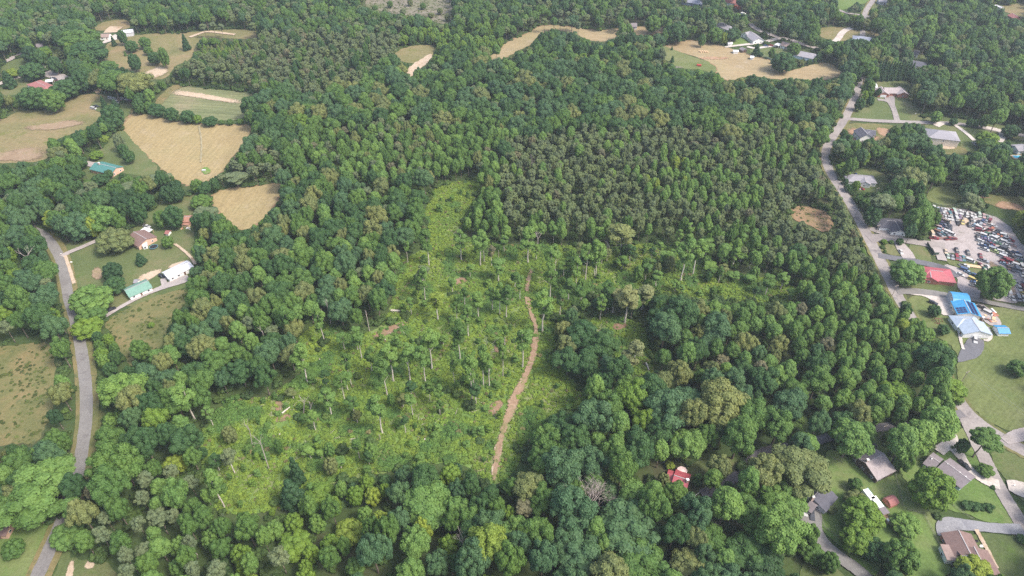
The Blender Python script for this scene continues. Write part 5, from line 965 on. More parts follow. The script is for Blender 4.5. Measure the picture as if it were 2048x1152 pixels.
for kind, (leaf, nl, core, jit, flat, nv, th, tr, tt) in SPEC.items():
    PROTO[kind] = []
    for v in range(nv):
        g = np.random.default_rng(1000 + 17 * v + sum(map(ord, kind)))
        Lb = shape_lobes(kind, g); V, T, Q = crown_geo(Lb, leaf, nl, g, core, jit, flat)
        tb = trunk(th, tr, NOM[kind][0], g, .3 if kind == 'pine' else .15, 5 if kind in ('oak', 'maple') else 3, tt)
        lm = NEEDLE if kind in ('pine', 'cedar') else LEAF
        mc = np_mesh(kind + '_crown', V, T, Q); mc.materials.append(lm)
        mt = tb.mesh(kind + '_trunk'); mt.materials.append(bark_of(kind))
        ma = np_mesh(kind + '_whole', V, T, Q, tb); ma.materials.append(lm); ma.materials.append(bark_of(kind))
        PROTO[kind].append((mc, mt, ma))
NAME = {'oak': 'oak_tree', 'poplar': 'poplar_tree', 'pine': 'pine_tree', 'maple': 'shade_tree', 'cedar': 'cedar_tree', 'slender': 'slender_tree', 'sapling': 'sapling', 'shrub': 'shrub'}
CATG = {'sapling': 'sapling', 'shrub': 'shrub'}
TINT = {'dark': (.060, .128, .044), 'bluegreen': (.080, .156, .070), 'mid': (.098, .184, .046), 'light': (.142, .248, .064), 'yellow': (.215, .290, .050), 'lime': (.145, .240, .040), 'olive': (.178, .212, .080),
        'pine': (.160, .210, .092), 'grey': (.148, .192, .100), 'brown': (.180, .178, .105), 'deep': (.042, .094, .038), 'tan': (.210, .235, .105)}
WORD = {'dark': 'dark green', 'bluegreen': 'blue green', 'mid': 'mid green', 'light': 'light green', 'yellow': 'yellow green', 'lime': 'bright green', 'olive': 'olive green', 'pine': 'dull green', 'grey': 'grey green', 'brown': 'brownish', 'deep': 'deep green', 'tan': 'pale olive'}
PLACED = []     # dicts of every tree
def add_tree(kind, x, y, r, h, tint, hand=False, g=rng):
    t = dict(kind=kind, x=float(x), y=float(y), r=float(r), h=float(h), tint=tint, hand=hand, rz=float(g.uniform(0, 6.28)), v=int(g.integers(len(PROTO[kind]))))
    PLACED.append(t); return t
def T(kind, cx, cy, w_, h_, tint='mid', tall=None):
    """a tree whose crown shows at cx,cy and is w_ by h_ pixels"""
    n = NOM[kind]; z = 6.0
    for _ in range(3):
        p = G(cx, cy, z); d = p.y * CT - (z - H) * ST; s = F / d; dl = math.atan2(H - z, p.y)
        r = w_ / 2 / s; E = h_ / s
        c = math.sqrt(max((E / 2) ** 2 - (r * math.sin(dl)) ** 2, (.55 * r * math.cos(dl)) ** 2)) / math.cos(dl)
        h = c * n[3] / n[1]
        if kind in ('oak', 'poplar', 'pine', 'slender'): h = min(max(h, 11), 24)
        else: h = min(h, 20)
        if tall: h = tall
        z = h * n[2] / n[3]
    return add_tree(kind, p.x, p.y, r, h, tint, True)
def TB(kind, bx, by, ty, w_, tint='light'):
    """a tree from its trunk base bx,by and the height in the picture of its top"""
    p = G(bx, by); lo, hi = 1, 40
    for _ in range(30):
        m = (lo + hi) / 2
        if PX(p.x, p.y, m)[1] > ty: lo = m
        else: hi = m
    return add_tree(kind, p.x, p.y, w_ / 2 / S(by), lo, tint, True)
for a in [ # slender trees of the clearing: base x, base y, top y, crown width
 (816, 528, 480, 14), (858, 530, 460, 28, 'mid'), (923, 520, 460, 28), (961, 531, 460, 30), (968, 523, 466, 22), (983, 532, 490, 16, 'brown'), (1008, 505, 469, 20), (846, 576, 532, 28, 'grey'), (997, 562, 520, 32),
 (1056, 526, 456, 34), (1100, 569, 496, 26), (1110, 557, 486, 24), (1240, 512, 452, 52, 'olive'), (1190, 557, 478, 28), (1171, 562, 486, 26), (1151, 578, 516, 24), (1361, 562, 475, 36), (1385, 550, 480, 34), (1331, 532, 505, 34),
 (1409, 520, 478, 34), (1421, 548, 528, 28), (1444, 530, 510, 24), (1469, 512, 486, 34), (1504, 512, 482, 34), (1481, 526, 502, 32), (1496, 568, 550, 30), (1466, 562, 545, 22), (1244, 540, 512, 28, 'mid'),
 (876, 640, 580, 34, 'yellow'), (851, 602, 534, 22), (823, 628, 596, 16), (957, 635, 586, 26), (914, 642, 605, 20, 'mid'), (937, 672, 612, 24), (1013, 636, 572, 28, 'mid'), (1000, 630, 566, 24), (985, 622, 575, 22), (920, 720, 642, 28, 'mid'), (864, 738, 656, 36),
 (887, 690, 672, 20), (724, 718, 652, 24), (716, 700, 674, 22), (703, 771, 698, 20, 'mid'), (787, 763, 688, 42), (774, 790, 718, 30, 'mid'), (820, 761, 686, 34), (851, 765, 692, 32), (909, 770, 706, 18), (944, 800, 710, 28), (949, 788, 700, 20), (967, 770, 690, 26),
 (979, 773, 706, 24), (1006, 752, 676, 18), (649, 685, 612, 24), (617, 767, 690, 36), (826, 831, 786, 24), (765, 866, 790, 38), (1085, 664, 580, 40), (1045, 735, 660, 36), (663, 830, 780, 32), (590, 690, 610, 30, 'mid'), (470, 946, 900, 30, 'grey'), (440, 1000, 940, 26, 'light'),
 (1136, 600, 560, 26, 'mid'), (1120, 630, 580, 22, 'mid'), (1216, 620, 560, 28, 'mid'), (1200, 640, 590, 24), (1160, 620, 570, 24, 'mid'), (1040, 600, 552, 20), (1030, 575, 545, 20, 'mid'), (905, 585, 556, 18), (745, 745, 700, 20, 'mid'), (690, 800, 750, 24, 'mid'), (690, 700, 668, 22), (1249, 645, 572, 48, 'tan'), (1225, 625, 580, 40, 'tan'), (1282, 628, 574, 44, 'tan'),
 (880, 815, 770, 20), (860, 800, 765, 18, 'mid'), (1010, 690, 650, 20), (930, 610, 575, 20, 'mid'), (1100, 595, 540, 26, 'mid'), (1072, 520, 490, 18), (940, 555, 530, 20), (1290, 560, 525, 24, 'mid'), (1310, 575, 540, 24), (1530, 590, 550, 28, 'mid'), (1560, 580, 545, 26)]:
    TB('slender', *a)
for a in [ # broad crowns around and below the clearing
 ('oak', 1164, 666, 62, 54, 'dark'), ('oak', 1204, 693, 62, 54, 'dark'), ('oak', 1136, 720, 52, 48, 'dark'), ('oak', 1172, 722, 56, 50, 'dark'), ('oak', 1236, 742, 46, 58, 'dark'), ('oak', 1331, 658, 62, 62, 'bluegreen'), ('oak', 1364, 623, 64, 66, 'dark'), ('oak', 1434, 658, 62, 60, 'bluegreen'),
 ('slender', 1269, 706, 42, 60, 'tan'), ('poplar', 1189, 776, 38, 54, 'light'), ('poplar', 1374, 706, 36, 46, 'light'), ('oak', 1264, 797, 64, 66, 'lime'), ('oak', 1331, 812, 86, 84, 'bluegreen'), ('oak', 1386, 828, 52, 78, 'olive'), ('oak', 1446, 806, 96, 112, 'olive'), ('oak', 1184, 832, 70, 72, 'bluegreen'),
 ('poplar', 1238, 846, 44, 52, 'light'), ('oak', 1292, 844, 50, 52, 'lime'), ('oak', 1480, 870, 72, 80, 'mid'), ('oak', 1130, 936, 76, 84, 'bluegreen'), ('oak', 1136, 1010, 86, 90, 'bluegreen'), ('pine', 1051, 1014, 50, 44, 'brown'), ('oak', 1251, 1052, 118, 92, 'bluegreen'), ('oak', 1244, 934, 58, 72, 'mid'),
 ('oak', 1219, 986, 46, 40, 'bluegreen'), ('oak', 1164, 1118, 104, 84, 'bluegreen'), ('oak', 1084, 1118, 58, 84, 'bluegreen'), ('oak', 1274, 1120, 104, 84, 'mid'), ('oak', 1308, 1013, 62, 72, 'mid'), ('oak', 1374, 1132, 72, 60, 'olive'), ('oak', 1397, 1030, 60, 70, 'bluegreen'), ('poplar', 1454, 1004, 62, 74, 'light'),
 ('poplar', 1497, 962, 42, 66, 'light'), ('oak', 1419, 1082, 68, 62, 'mid'), ('oak', 1488, 1104, 84, 74, 'dark'), ('oak', 1520, 1046, 70, 66, 'mid'), ('oak', 1350, 1060, 52, 60, 'dark'), ('oak', 1606, 938, 108, 90, 'olive'), ('poplar', 1613, 886, 50, 44, 'light'), ('oak', 1702, 878, 76, 70, 'light'), ('poplar', 1808, 882, 62, 80, 'light'),
 ('poplar', 1838, 872, 60, 80, 'light'), ('poplar', 1878, 845, 70, 76, 'light'), ('maple', 1808, 922, 38, 44, 'mid'), ('oak', 1572, 1003, 78, 54, 'light'), ('oak', 1562, 1066, 88, 96, 'light'), ('maple', 1726, 1030, 82, 76, 'lime'), ('maple', 1712, 1078, 62, 60, 'lime'), ('maple', 1866, 978, 84, 84, 'lime'), ('maple', 1711, 969, 28, 28, 'mid'), ('maple', 1800, 1112, 72, 74, 'mid'),
 ('maple', 1750, 1100, 50, 50, 'dark'), ('maple', 1950, 1142, 72, 40, 'yellow'), ('maple', 1658, 1126, 40, 44, 'mid'), ('maple', 1618, 1070, 38, 48, 'mid'), ('maple', 1624, 1106, 50, 46, 'mid'), ('oak', 1530, 1128, 80, 60, 'deep'), ('maple', 1972, 941, 34, 30, 'mid'), ('maple', 1925, 892, 26, 30, 'dark'), ('maple', 1812, 1050, 60, 40, 'light'),
 ('maple', 1661, 1015, 26, 22, 'olive'), ('maple', 1712, 1000, 44, 40, 'olive'), ('oak', 1436, 934, 50, 50, 'olive'), ('poplar', 1428, 958, 36, 40, 'light'), ('maple', 1396, 960, 22, 26, 'mid'), ('maple', 1423, 960, 16, 16, 'deep'), ('maple', 2044, 1078, 22, 16, 'dark'), ('maple', 1340, 930, 20, 18, 'yellow'),
 ('oak', 850, 1010, 96, 84, 'light'), ('oak', 975, 1090, 84, 90, 'yellow'), ('oak', 945, 1118, 62, 80, 'bluegreen'), ('oak', 1022, 1120, 56, 70, 'mid'), ('oak', 775, 1058, 46, 60, 'mid'), ('oak', 745, 1100, 60, 70, 'bluegreen'), ('maple', 700, 1062, 62, 56, 'yellow'), ('maple', 845, 1060, 40, 54, 'yellow'), ('maple', 590, 1090, 70, 60, 'lime'),
 ('cedar', 590, 940, 30, 56, 'deep'), ('cedar', 582, 985, 52, 66, 'deep'), ('maple', 640, 990, 60, 46, 'lime'), ('maple', 350, 930, 46, 44, 'yellow'), ('oak', 350, 992, 48, 56, 'light'), ('slender', 425, 965, 34, 60, 'light'), ('oak', 84, 962, 116, 96, 'light'), ('oak', 60, 1010, 110, 90, 'mid'), ('maple', 96, 906, 70, 56, 'light'),
 ('oak', 235, 780, 84, 72, 'light'), ('oak', 222, 926, 70, 80, 'mid'), ('oak', 220, 970, 70, 80, 'mid'), ('maple', 135, 1070, 66, 60, 'light'), ('maple', 25, 1098, 44, 42, 'mid'), ('slender', 368, 790, 44, 70, 'light'), ('oak', 245, 930, 70, 80, 'mid'), ('maple', 116, 884, 44, 50, 'mid'),
 # around the left houses
 ('maple', 228, 480, 72, 54, 'olive'), ('maple', 207, 438, 64, 58, 'light'), ('maple', 184, 454, 24, 42, 'yellow'), ('maple', 155, 452, 60, 58, 'bluegreen'), ('maple', 108, 440, 40, 40, 'yellow'), ('maple', 275, 420, 34, 56, 'dark'), ('maple', 295, 402, 28, 32, 'dark'), ('maple', 333, 389, 28, 36, 'deep'), ('maple', 353, 387, 30, 32, 'deep'),
 ('maple', 322, 438, 30, 36, 'mid'), ('maple', 346, 433, 40, 46, 'dark'), ('maple', 335, 484, 24, 24, 'mid'), ('cedar', 280, 517, 22, 26, 'deep'), ('maple', 225, 543, 40, 38, 'deep'), ('maple', 230, 570, 42, 36, 'dark'), ('pine', 258, 380, 66, 70, 'grey', 11), ('pine', 315, 360, 56, 46, 'grey', 9), ('maple', 394, 372, 25, 28, 'mid'), ('maple', 429, 369, 18, 28, 'dark'),
 ('pine', 472, 354, 56, 50, 'grey', 9), ('pine', 410, 425, 56, 42, 'grey', 9), ('maple', 402, 403, 42, 28, 'mid'), ('maple', 162, 324, 26, 26, 'dark'), ('maple', 144, 338, 26, 24, 'dark'), ('maple', 192, 310, 28, 18, 'lime'), ('maple', 257, 313, 25, 26, 'dark'), ('maple', 246, 300, 22, 24, 'dark'), ('maple', 238, 284, 22, 34, 'grey'), ('maple', 200, 359, 36, 22, 'dark'), ('maple', 217, 348, 18, 18, 'dark'), ('maple', 207, 278, 20, 16, 'yellow'),
 ('maple', 182, 598, 82, 60, 'light'), ('maple', 180, 630, 60, 40, 'mid'), ('maple', 302, 650, 14, 12, 'lime'), ('maple', 225, 233, 44, 46, 'dark'), ('maple', 212, 248, 36, 34, 'dark'), ('maple', 280, 700, 38, 44, 'mid'), ('maple', 175, 655, 60, 34, 'lime'),
 # upper left slope
 ('cedar', 370, 84, 16, 32, 'deep'), ('maple', 268, 124, 24, 34, 'dark'), ('cedar', 226, 82, 10, 20, 'deep'), ('maple', 244, 74, 18, 28, 'dark'), ('maple', 262, 92, 26, 22, 'dark'), ('maple', 289, 85, 24, 22, 'mid'), ('maple', 296, 101, 18, 16, 'mid'), ('maple', 308, 116, 26, 24, 'dark'), ('maple', 327, 114, 20, 38, 'mid'), ('cedar', 250, 107, 6, 10, 'mid'),
 ('cedar', 206, 204, 12, 26, 'deep'), ('cedar', 229, 208, 18, 20, 'deep'), ('cedar', 15, 158, 26, 34, 'deep'), ('maple', 24, 146, 30, 18, 'yellow'), ('maple', 63, 142, 50, 34, 'dark'), ('maple', 60, 108, 32, 32, 'deep'), ('maple', 90, 105, 26, 24, 'mid'), ('maple', 110, 130, 26, 34, 'dark'), ('maple', 75, 126, 24, 22, 'dark'), ('maple', 130, 104, 32, 24, 'olive'),
 ('maple', 176, 105, 76, 44, 'dark'), ('oak', 160, 78, 66, 34, 'mid'), ('maple', 130, 178, 56, 38, 'dark'), ('maple', 65, 195, 56, 44, 'dark'), ('maple', 104, 200, 48, 44, 'mid'), ('maple', 165, 160, 36, 44, 'dark'), ('oak', 225, 165, 60, 44, 'mid'), ('oak', 270, 168, 60, 50, 'olive'), ('maple', 290, 190, 34, 30, 'dark'), ('maple', 215, 134, 40, 22, 'mid'), ('maple', 150, 122, 30, 30, 'mid'),
 ('maple', 276, 212, 24, 30, 'dark'), ('maple', 313, 220, 34, 26, 'dark'), ('maple', 343, 228, 28, 26, 'dark'), ('maple', 375, 233, 30, 26, 'dark'), ('maple', 395, 238, 18, 18, 'lime'), ('maple', 420, 242, 30, 18, 'dark'), ('maple', 298, 213, 20, 22, 'mid'), ('maple', 460, 244, 14, 12, 'mid'), ('maple', 480, 243, 14, 12, 'mid'), ('maple', 500, 215, 36, 66, 'dark'), ('maple', 443, 244, 12, 10, 'mid'),
 # upper right
 ('maple', 1355, 64, 44, 46, 'dark'), ('maple', 1306, 48, 32, 34, 'mid'), ('maple', 1404, 80, 16, 24, 'mid'), ('maple', 1449, 76, 16, 24, 'yellow'), ('maple', 1470, 68, 24, 24, 'dark'), ('maple', 1430, 70, 32, 30, 'mid'), ('cedar', 1514, 99, 16, 24, 'deep'), ('maple', 1544, 106, 14, 20, 'mid'), ('maple', 1567, 124, 48, 38, 'dark'), ('maple', 1589, 98, 26, 26, 'mid'), ('cedar', 1345, 118, 9, 13, 'dark'), ('cedar', 1344, 96, 5, 8, 'dark'), ('pine', 1324, 108, 16, 24, 'grey'),
 ('maple', 1605, 122, 10, 9, 'deep'), ('maple', 1522, 109, 10, 9, 'dark'), ('maple', 1738, 178, 22, 36, 'mid'), ('maple', 1720, 209, 20, 24, 'dark'), ('maple', 1741, 202, 16, 20, 'dark'), ('maple', 1757, 184, 12, 16, 'dark'), ('maple', 1832, 184, 24, 32, 'olive'), ('maple', 1873, 234, 22, 24, 'light'), ('maple', 1907, 243, 16, 14, 'dark'), ('maple', 1940, 245, 14, 16, 'dark'), ('maple', 1953, 246, 14, 16, 'dark'), ('maple', 1970, 242, 18, 26, 'mid'), ('maple', 1745, 132, 28, 30, 'lime'),
 ('maple', 1812, 116, 26, 32, 'dark'), ('maple', 1880, 108, 50, 40, 'mid'), ('cedar', 1387, 14, 6, 10, 'deep'), ('cedar', 1398, 14, 6, 12, 'deep'), ('cedar', 1407, 14, 6, 10, 'deep'), ('maple', 1975, 280, 44, 34, 'lime'), ('maple', 1998, 296, 36, 26, 'mid'), ('maple', 2022, 262, 34, 26, 'dark'),
 ('maple', 1820, 362, 58, 60, 'olive'), ('maple', 1792, 372, 22, 22, 'yellow'), ('maple', 1688, 338, 34, 28, 'lime'), ('maple', 1712, 372, 18, 22, 'lime'), ('maple', 1698, 376, 20, 16, 'dark'), ('maple', 1745, 430, 34, 44, 'dark'), ('pine', 1765, 405, 50, 36, 'grey'), ('maple', 1837, 442, 54, 62, 'mid'), ('maple', 1870, 438, 22, 30, 'mid'), ('maple', 1735, 408, 30, 26, 'mid'), ('pine', 1942, 404, 44, 36, 'grey'), ('maple', 2040, 438, 24, 34, 'yellow'),
 ('maple', 1800, 483, 15, 14, 'dark'), ('maple', 1768, 483, 13, 10, 'lime'), ('maple', 1783, 484, 10, 8, 'mid'), ('maple', 1766, 494, 6, 6, 'mid'), ('maple', 1770, 503, 7, 7, 'mid'), ('maple', 1988, 565, 66, 74, 'mid'), ('maple', 1815, 545, 66, 54, 'light'), ('maple', 1869, 621, 26, 25, 'dark'), ('maple', 1887, 659, 25, 23, 'dark'), ('maple', 2036, 736, 40, 36, 'mid'), ('maple', 1886, 665, 10, 8, 'dark'),
 ('maple', 1812, 622, 24, 30, 'dark'), ('maple', 1804, 640, 22, 30, 'mid'), ('maple', 1904, 778, 60, 46, 'lime'), ('maple', 1790, 790, 80, 54, 'lime'), ('oak', 1870, 720, 70, 74, 'dark'), ('poplar', 1875, 760, 40, 60, 'mid')]:
    T(*a)
for i in range(13): T('cedar', 1757 + i * 5.6, 142 - (i % 2), 11, 40 - i * .4, 'deep' if i % 3 else 'dark')
TB('pine', 1945, 915, 868, 60, 'mid')
for px, py, s in ((1640, 0, 0),): pass
HEDGE = [(1641 + 3, 463 + 6), (1722, 470), (1726, 478), (1731, 488)]
for q in [(1934, 1010, 28, 22), (1950, 1012, 26, 22), (1978, 1014, 26, 18), (1962, 1012, 22, 18), (1986, 975, 12, 10), (1742, 570, 12, 26), (1722, 480, 8, 20), (1905, 895, 10, 8), (1772, 190, 5, 4), (1745, 190, 6, 6), (1950, 690, 0, 0)]:
    if q[2]: T('shrub', q[0], q[1], q[2], q[3], 'dark')

# ------------------------------------------------------------------ kinds of woodland by the part of the picture they cover
REG = np.zeros((MH // 2, MW // 2), np.int16)
RSPEC = [dict(w=[('oak', 'dark', 26), ('oak', 'mid', 22), ('oak', 'bluegreen', 16), ('oak', 'olive', 10), ('poplar', 'light', 10), ('poplar', 'mid', 8), ('pine', 'grey', 6), ('oak', 'deep', 5), ('oak', 'lime', 3)], r=(3.0, 6.0), k=.74)]
def region(px, w, r, k=.76):
    RSPEC.append(dict(w=w, r=r, k=k)); rid = len(RSPEC) - 1
    Y, X = np.mgrid[0:MH // 2, 0:MW // 2]; REG[in_poly(px, (X * 4 - MO * 2) + 2.0, (Y * 4 - MO * 2) + 2.0)] = rid
TOPMIX = [('oak', 'dark', 20), ('oak', 'mid', 20), ('pine', 'grey', 16), ('pine', 'pine', 14), ('oak', 'bluegreen', 12), ('poplar', 'light', 6), ('poplar', 'mid', 8)]
region([(-360, -300), (2440, -300), (2440, 60), (1300, 80), (900, 80), (500, 60), (-360, 100)], TOPMIX, (3.2, 6.2), .74)
region([(1500, -300), (2440, -300), (2440, 380), (1900, 370), (1700, 300), (1720, 120), (1560, 60)], [('oak', 'mid', 30), ('oak', 'dark', 22), ('oak', 'light', 10), ('pine', 'grey', 10), ('oak', 'bluegreen', 14), ('maple', 'lime', 5), ('oak', 'olive', 6)], (3.0, 6.2), .74)
region([(500, 140), (1000, 120), (1400, 140), (1700, 160), (1690, 250), (1560, 290), (1200, 262), (1000, 260), (700, 280), (500, 200)], [('oak', 'dark', 30), ('oak', 'bluegreen', 22), ('oak', 'mid', 20), ('oak', 'olive', 10), ('poplar', 'light', 6), ('pine', 'grey', 4)], (3.8, 7.2), .72)
region([(560, 290), (700, 250), (1010, 250), (1010, 380), (960, 380), (900, 350), (820, 370), (700, 350), (600, 330)], [('poplar', 'light', 40), ('poplar', 'mid', 22), ('oak', 'mid', 12), ('pine', 'grey', 10), ('oak', 'olive', 6), ('pine', 'brown', 3)], (2.3, 3.6))
region([(940, 380), (1010, 370), (1060, 450), (1010, 480), (930, 450)], [('poplar', 'light', 50), ('poplar', 'mid', 30)], (2.2, 3.2))
PINE = [('pine', 'pine', 60), ('pine', 'grey', 26), ('poplar', 'light', 9), ('pine', 'brown', 2)]
region([(1015, 275), (1200, 258), (1400, 262), (1560, 290), (1640, 330), (1690, 400), (1740, 480), (1770, 560), (1700, 560), (1640, 520), (1560, 470), (1480, 470), (1400, 470), (1280, 470), (1030, 455), (1000, 400)], PINE, (1.7, 3.5), .66)
region([(1380, 300), (1430, 330), (1500, 350), (1540, 400), (1480, 420), (1400, 410), (1330, 400), (1280, 370), (1250, 340), (1330, 320)], [('poplar', 'light', 60), ('pine', 'pine', 30), ('poplar', 'yellow', 4)], (2.0, 3.1), .74)
region([(1500, 240), (1600, 250), (1640, 300), (1560, 350), (1490, 320)], [('poplar', 'light', 40), ('pine', 'pine', 40)], (2.0, 3.2), .76)
region([(300, 140), (380, 120), (500, 66), (800, 66), (800, 110), (740, 150), (680, 170), (640, 190), (540, 176), (420, 168)], [('pine', 'grey', 46), ('pine', 'pine', 30), ('oak', 'mid', 8), ('pine', 'brown', 4), ('oak', 'dark', 8)], (2.1, 3.6), .76)
region([(384, 118), (396, 78), (500, 72), (500, 100), (440, 118)], [('cedar', 'lime', 60), ('cedar', 'olive', 30)], (1.6, 2.2), .74)
region([(560, 300), (470, 300), (440, 330), (460, 370), (560, 360), (580, 330)], [('pine', 'grey', 60), ('oak', 'mid', 20), ('pine', 'brown', 8)], (2.4, 4.2))
region([(1010, 440), (1500, 450), (1700, 560), (1700, 640), (1560, 560), (1400, 520), (1010, 480)], [('poplar', 'light', 40), ('slender', 'light', 20), ('oak', 'mid', 16), ('pine', 'pine', 14)], (2.2, 3.4))
region([(1560, 540), (1800, 560), (1850, 640), (1930, 740), (1930, 860), (1750, 840), (1680, 760), (1640, 690), (1620, 600)], [('poplar', 'light', 78), ('poplar', 'mid', 16), ('poplar', 'yellow', 2)], (2.3, 3.6), .76)
region([(1560, 700), (1680, 760), (1750, 850), (1930, 830), (1930, 900), (1500, 900), (1500, 760)], [('poplar', 'light', 30), ('oak', 'mid', 24), ('oak', 'light', 16), ('oak', 'olive', 12), ('oak', 'dark', 14)], (3.0, 5.6), .72)
region([(1330, 600), (1640, 600), (1680, 760), (1560, 740), (1480, 760), (1300, 760)], [('poplar', 'mid', 22), ('poplar', 'light', 20), ('oak', 'bluegreen', 20), ('oak', 'olive', 16), ('oak', 'dark', 16), ('pine', 'brown', 4)], (2.8, 5.2), .74)
region([(1100, 760), (1640, 760), (1640, 1240), (1040, 1240), (1040, 940), (1080, 860)], [('oak', 'bluegreen', 26), ('oak', 'mid', 26), ('oak', 'dark', 18), ('oak', 'light', 10), ('poplar', 'light', 8), ('oak', 'olive', 8)], (3.6, 7.0), .70)
region([(780, 880), (1010, 900), (1050, 960), (1040, 1240), (780, 1240)], [('oak', 'mid', 20), ('oak', 'light', 18), ('oak', 'bluegreen', 16), ('maple', 'lime', 18), ('oak', 'dark', 12), ('pine', 'brown', 5)], (2.8, 5.4), .72)
region([(480, 960), (780, 940), (800, 1240), (430, 1240), (430, 1040)], [('maple', 'lime', 28), ('maple', 'yellow', 6), ('maple', 'light', 14), ('oak', 'mid', 14), ('poplar', 'bluegreen', 10), ('pine', 'grey', 7), ('oak', 'light', 10)], (2.3, 4.2))
region([(160, 920), (300, 900), (420, 960), (460, 1060), (440, 1240), (240, 1240), (200, 1100)], [('pine', 'grey', 40), ('poplar', 'light', 18), ('oak', 'mid', 16), ('maple', 'light', 14), ('pine', 'brown', 5)], (2.4, 3.8))
region([(400, 430), (640, 340), (800, 430), (790, 600), (620, 700), (420, 780), (260, 860), (200, 800), (260, 700), (330, 600)], [('oak', 'dark', 24), ('oak', 'mid', 24), ('oak', 'bluegreen', 18), ('oak', 'olive', 18), ('poplar', 'light', 10), ('pine', 'grey', 3)], (3.0, 6.0), .72)
region([(-360, 330), (130, 330), (240, 360), (250, 400), (120, 460), (70, 460), (-360, 440)], [('oak', 'dark', 34), ('oak', 'mid', 20), ('oak', 'bluegreen', 20), ('maple', 'lime', 8), ('pine', 'grey', 8)], (3.2, 6.2), .72)
region([(-360, 430), (60, 440), (150, 560), (150, 860), (120, 690), (-360, 700)], [('oak', 'dark', 30), ('oak', 'bluegreen', 18), ('oak', 'mid', 14), ('maple', 'lime', 14), ('oak', 'deep', 14), ('pine', 'grey', 5)], (3.2, 6.2), .72)
region([(140, 610), (210, 640), (260, 720), (270, 760), (220, 880), (190, 830), (170, 700)], [('maple', 'mid', 34), ('maple', 'lime', 14), ('maple', 'light', 16), ('maple', 'dark', 20), ('maple', 'brown', 2)], (2.2, 3.8), .7)

region([(790, 56), (900, 50), (1000, 36), (1010, 76), (960, 100), (900, 106), (870, 92), (800, 96)], [('maple', 'lime', 40), ('maple', 'light', 30), ('oak', 'mid', 20), ('maple', 'dark', 16)], (2.4, 4.6), .72)
region([(1580, 350), (1640, 380), (1700, 430), (1740, 520), (1700, 520), (1660, 470), (1600, 400)], PINE, (2.0, 3.9), .68)
# buildings and things no tree may hide (picture blobs)
for b in [(205, 334, 70, 26), (285, 474, 58, 40), (352, 540, 60, 44), (272, 577, 66, 34), (370, 440, 24, 34), (335, 464, 20, 12), (90, 168, 56, 26), (212, 68, 40, 18), (258, 61, 34, 18), (78, 88, 18, 12), (228, 200, 60, 10), (190, 213, 20, 12), (2, 546, 0, 0), (8, 1048, 36, 26), (6, 390, 14, 20),
          (1390, 4, 34, 18), (1462, 3, 22, 14), (1475, 18, 16, 16), (1487, 28, 14, 10), (1452, 50, 30, 20), (1503, 70, 44, 28), (1459, 85, 16, 10), (1471, 101, 16, 10), (1486, 96, 18, 16), (1505, 112, 12, 8), (1560, 90, 34, 20), (1613, 108, 38, 22), (1268, 48, 20, 12), (1728, 74, 30, 14), (1712, 74, 14, 8), (1834, 104, 20, 20), (1833, 126, 30, 20),
          (1786, 182, 70, 30), (1748, 170, 10, 20), (1733, 266, 52, 34), (1886, 270, 64, 50), (1722, 358, 50, 30), (1722, 378, 14, 10), (1788, 452, 50, 34), (1870, 547, 56, 34), (1920, 594, 40, 20), (1930, 614, 50, 40), (1950, 655, 60, 60), (2005, 658, 34, 20), (1745, 925, 76, 70), (1858, 922, 44, 36), (1912, 945, 84, 70), (1636, 998, 66, 62), (1745, 1000, 44, 42), (1785, 1002, 36, 30), (1772, 1036, 32, 38), (1935, 1098, 110, 84), (1360, 952, 46, 46),
          (2034, 300, 36, 28), (2030, 314, 24, 12), (1905, 2, 24, 8), (2000, 12, 30, 18), (2026, 32, 34, 20), (1768, 3, 30, 8), (1372, 1152, 0, 0), (2000, 470, 90, 90), (1900, 445, 70, 60), (2010, 560, 70, 90)]:
    if b[2]: mark_blob(*b)

# ------------------------------------------------------------------ woodland fill
CELL = 6.0; HASH = {}; BLOCK = [(1178, 1030, 5.5), (660, 648, 3), (646, 638, 3), (738, 656, 3), (530, 700, 3), (610, 826, 3.5), (1075, 498, 2.5), (1219, 508, 2.5), (1065, 352, 3), (118, 408, 3), (62, 545, 4)]
def hput(x, y, r): HASH.setdefault((int(x // CELL), int(y // CELL)), []).append((x, y, r))
def hfree(x, y, r, k):
    cx, cy = int(x // CELL), int(y // CELL)
    for i in range(cx - 2, cx + 3):
        for j in range(cy - 2, cy + 3):
            for (a, b, q) in HASH.get((i, j), ()):
                d = k * (r + q)
                if (a - x) ** 2 + (b - y) ** 2 < d * d: return False
    return True
for a, b in ((750, 16), (780, 8), (806, 24), (846, 12), (862, 30), (880, 22), (820, 4), (770, 24), (895, 34)): T('maple', a, b, 12 + a % 5, 10 + b % 5, ['mid', 'olive', 'grey'][a % 3])
for t in PLACED:
    if t['kind'] not in ('shrub', 'slender', 'sapling'): hput(t['x'], t['y'], t['r'] * .92)
for a, b, r_ in BLOCK: q = G(a, b); hput(q.x, q.y, r_)
NC = 90000
cy_ = np.sqrt(rng.uniform(92 ** 2, 900 ** 2, NC)); cx_ = rng.uniform(-1, 1, NC) * (cy_ * .98 + 105)
cr = rng.uniform(0, 1, NC); order = np.argsort(-cr + rng.normal(0, .22, NC))
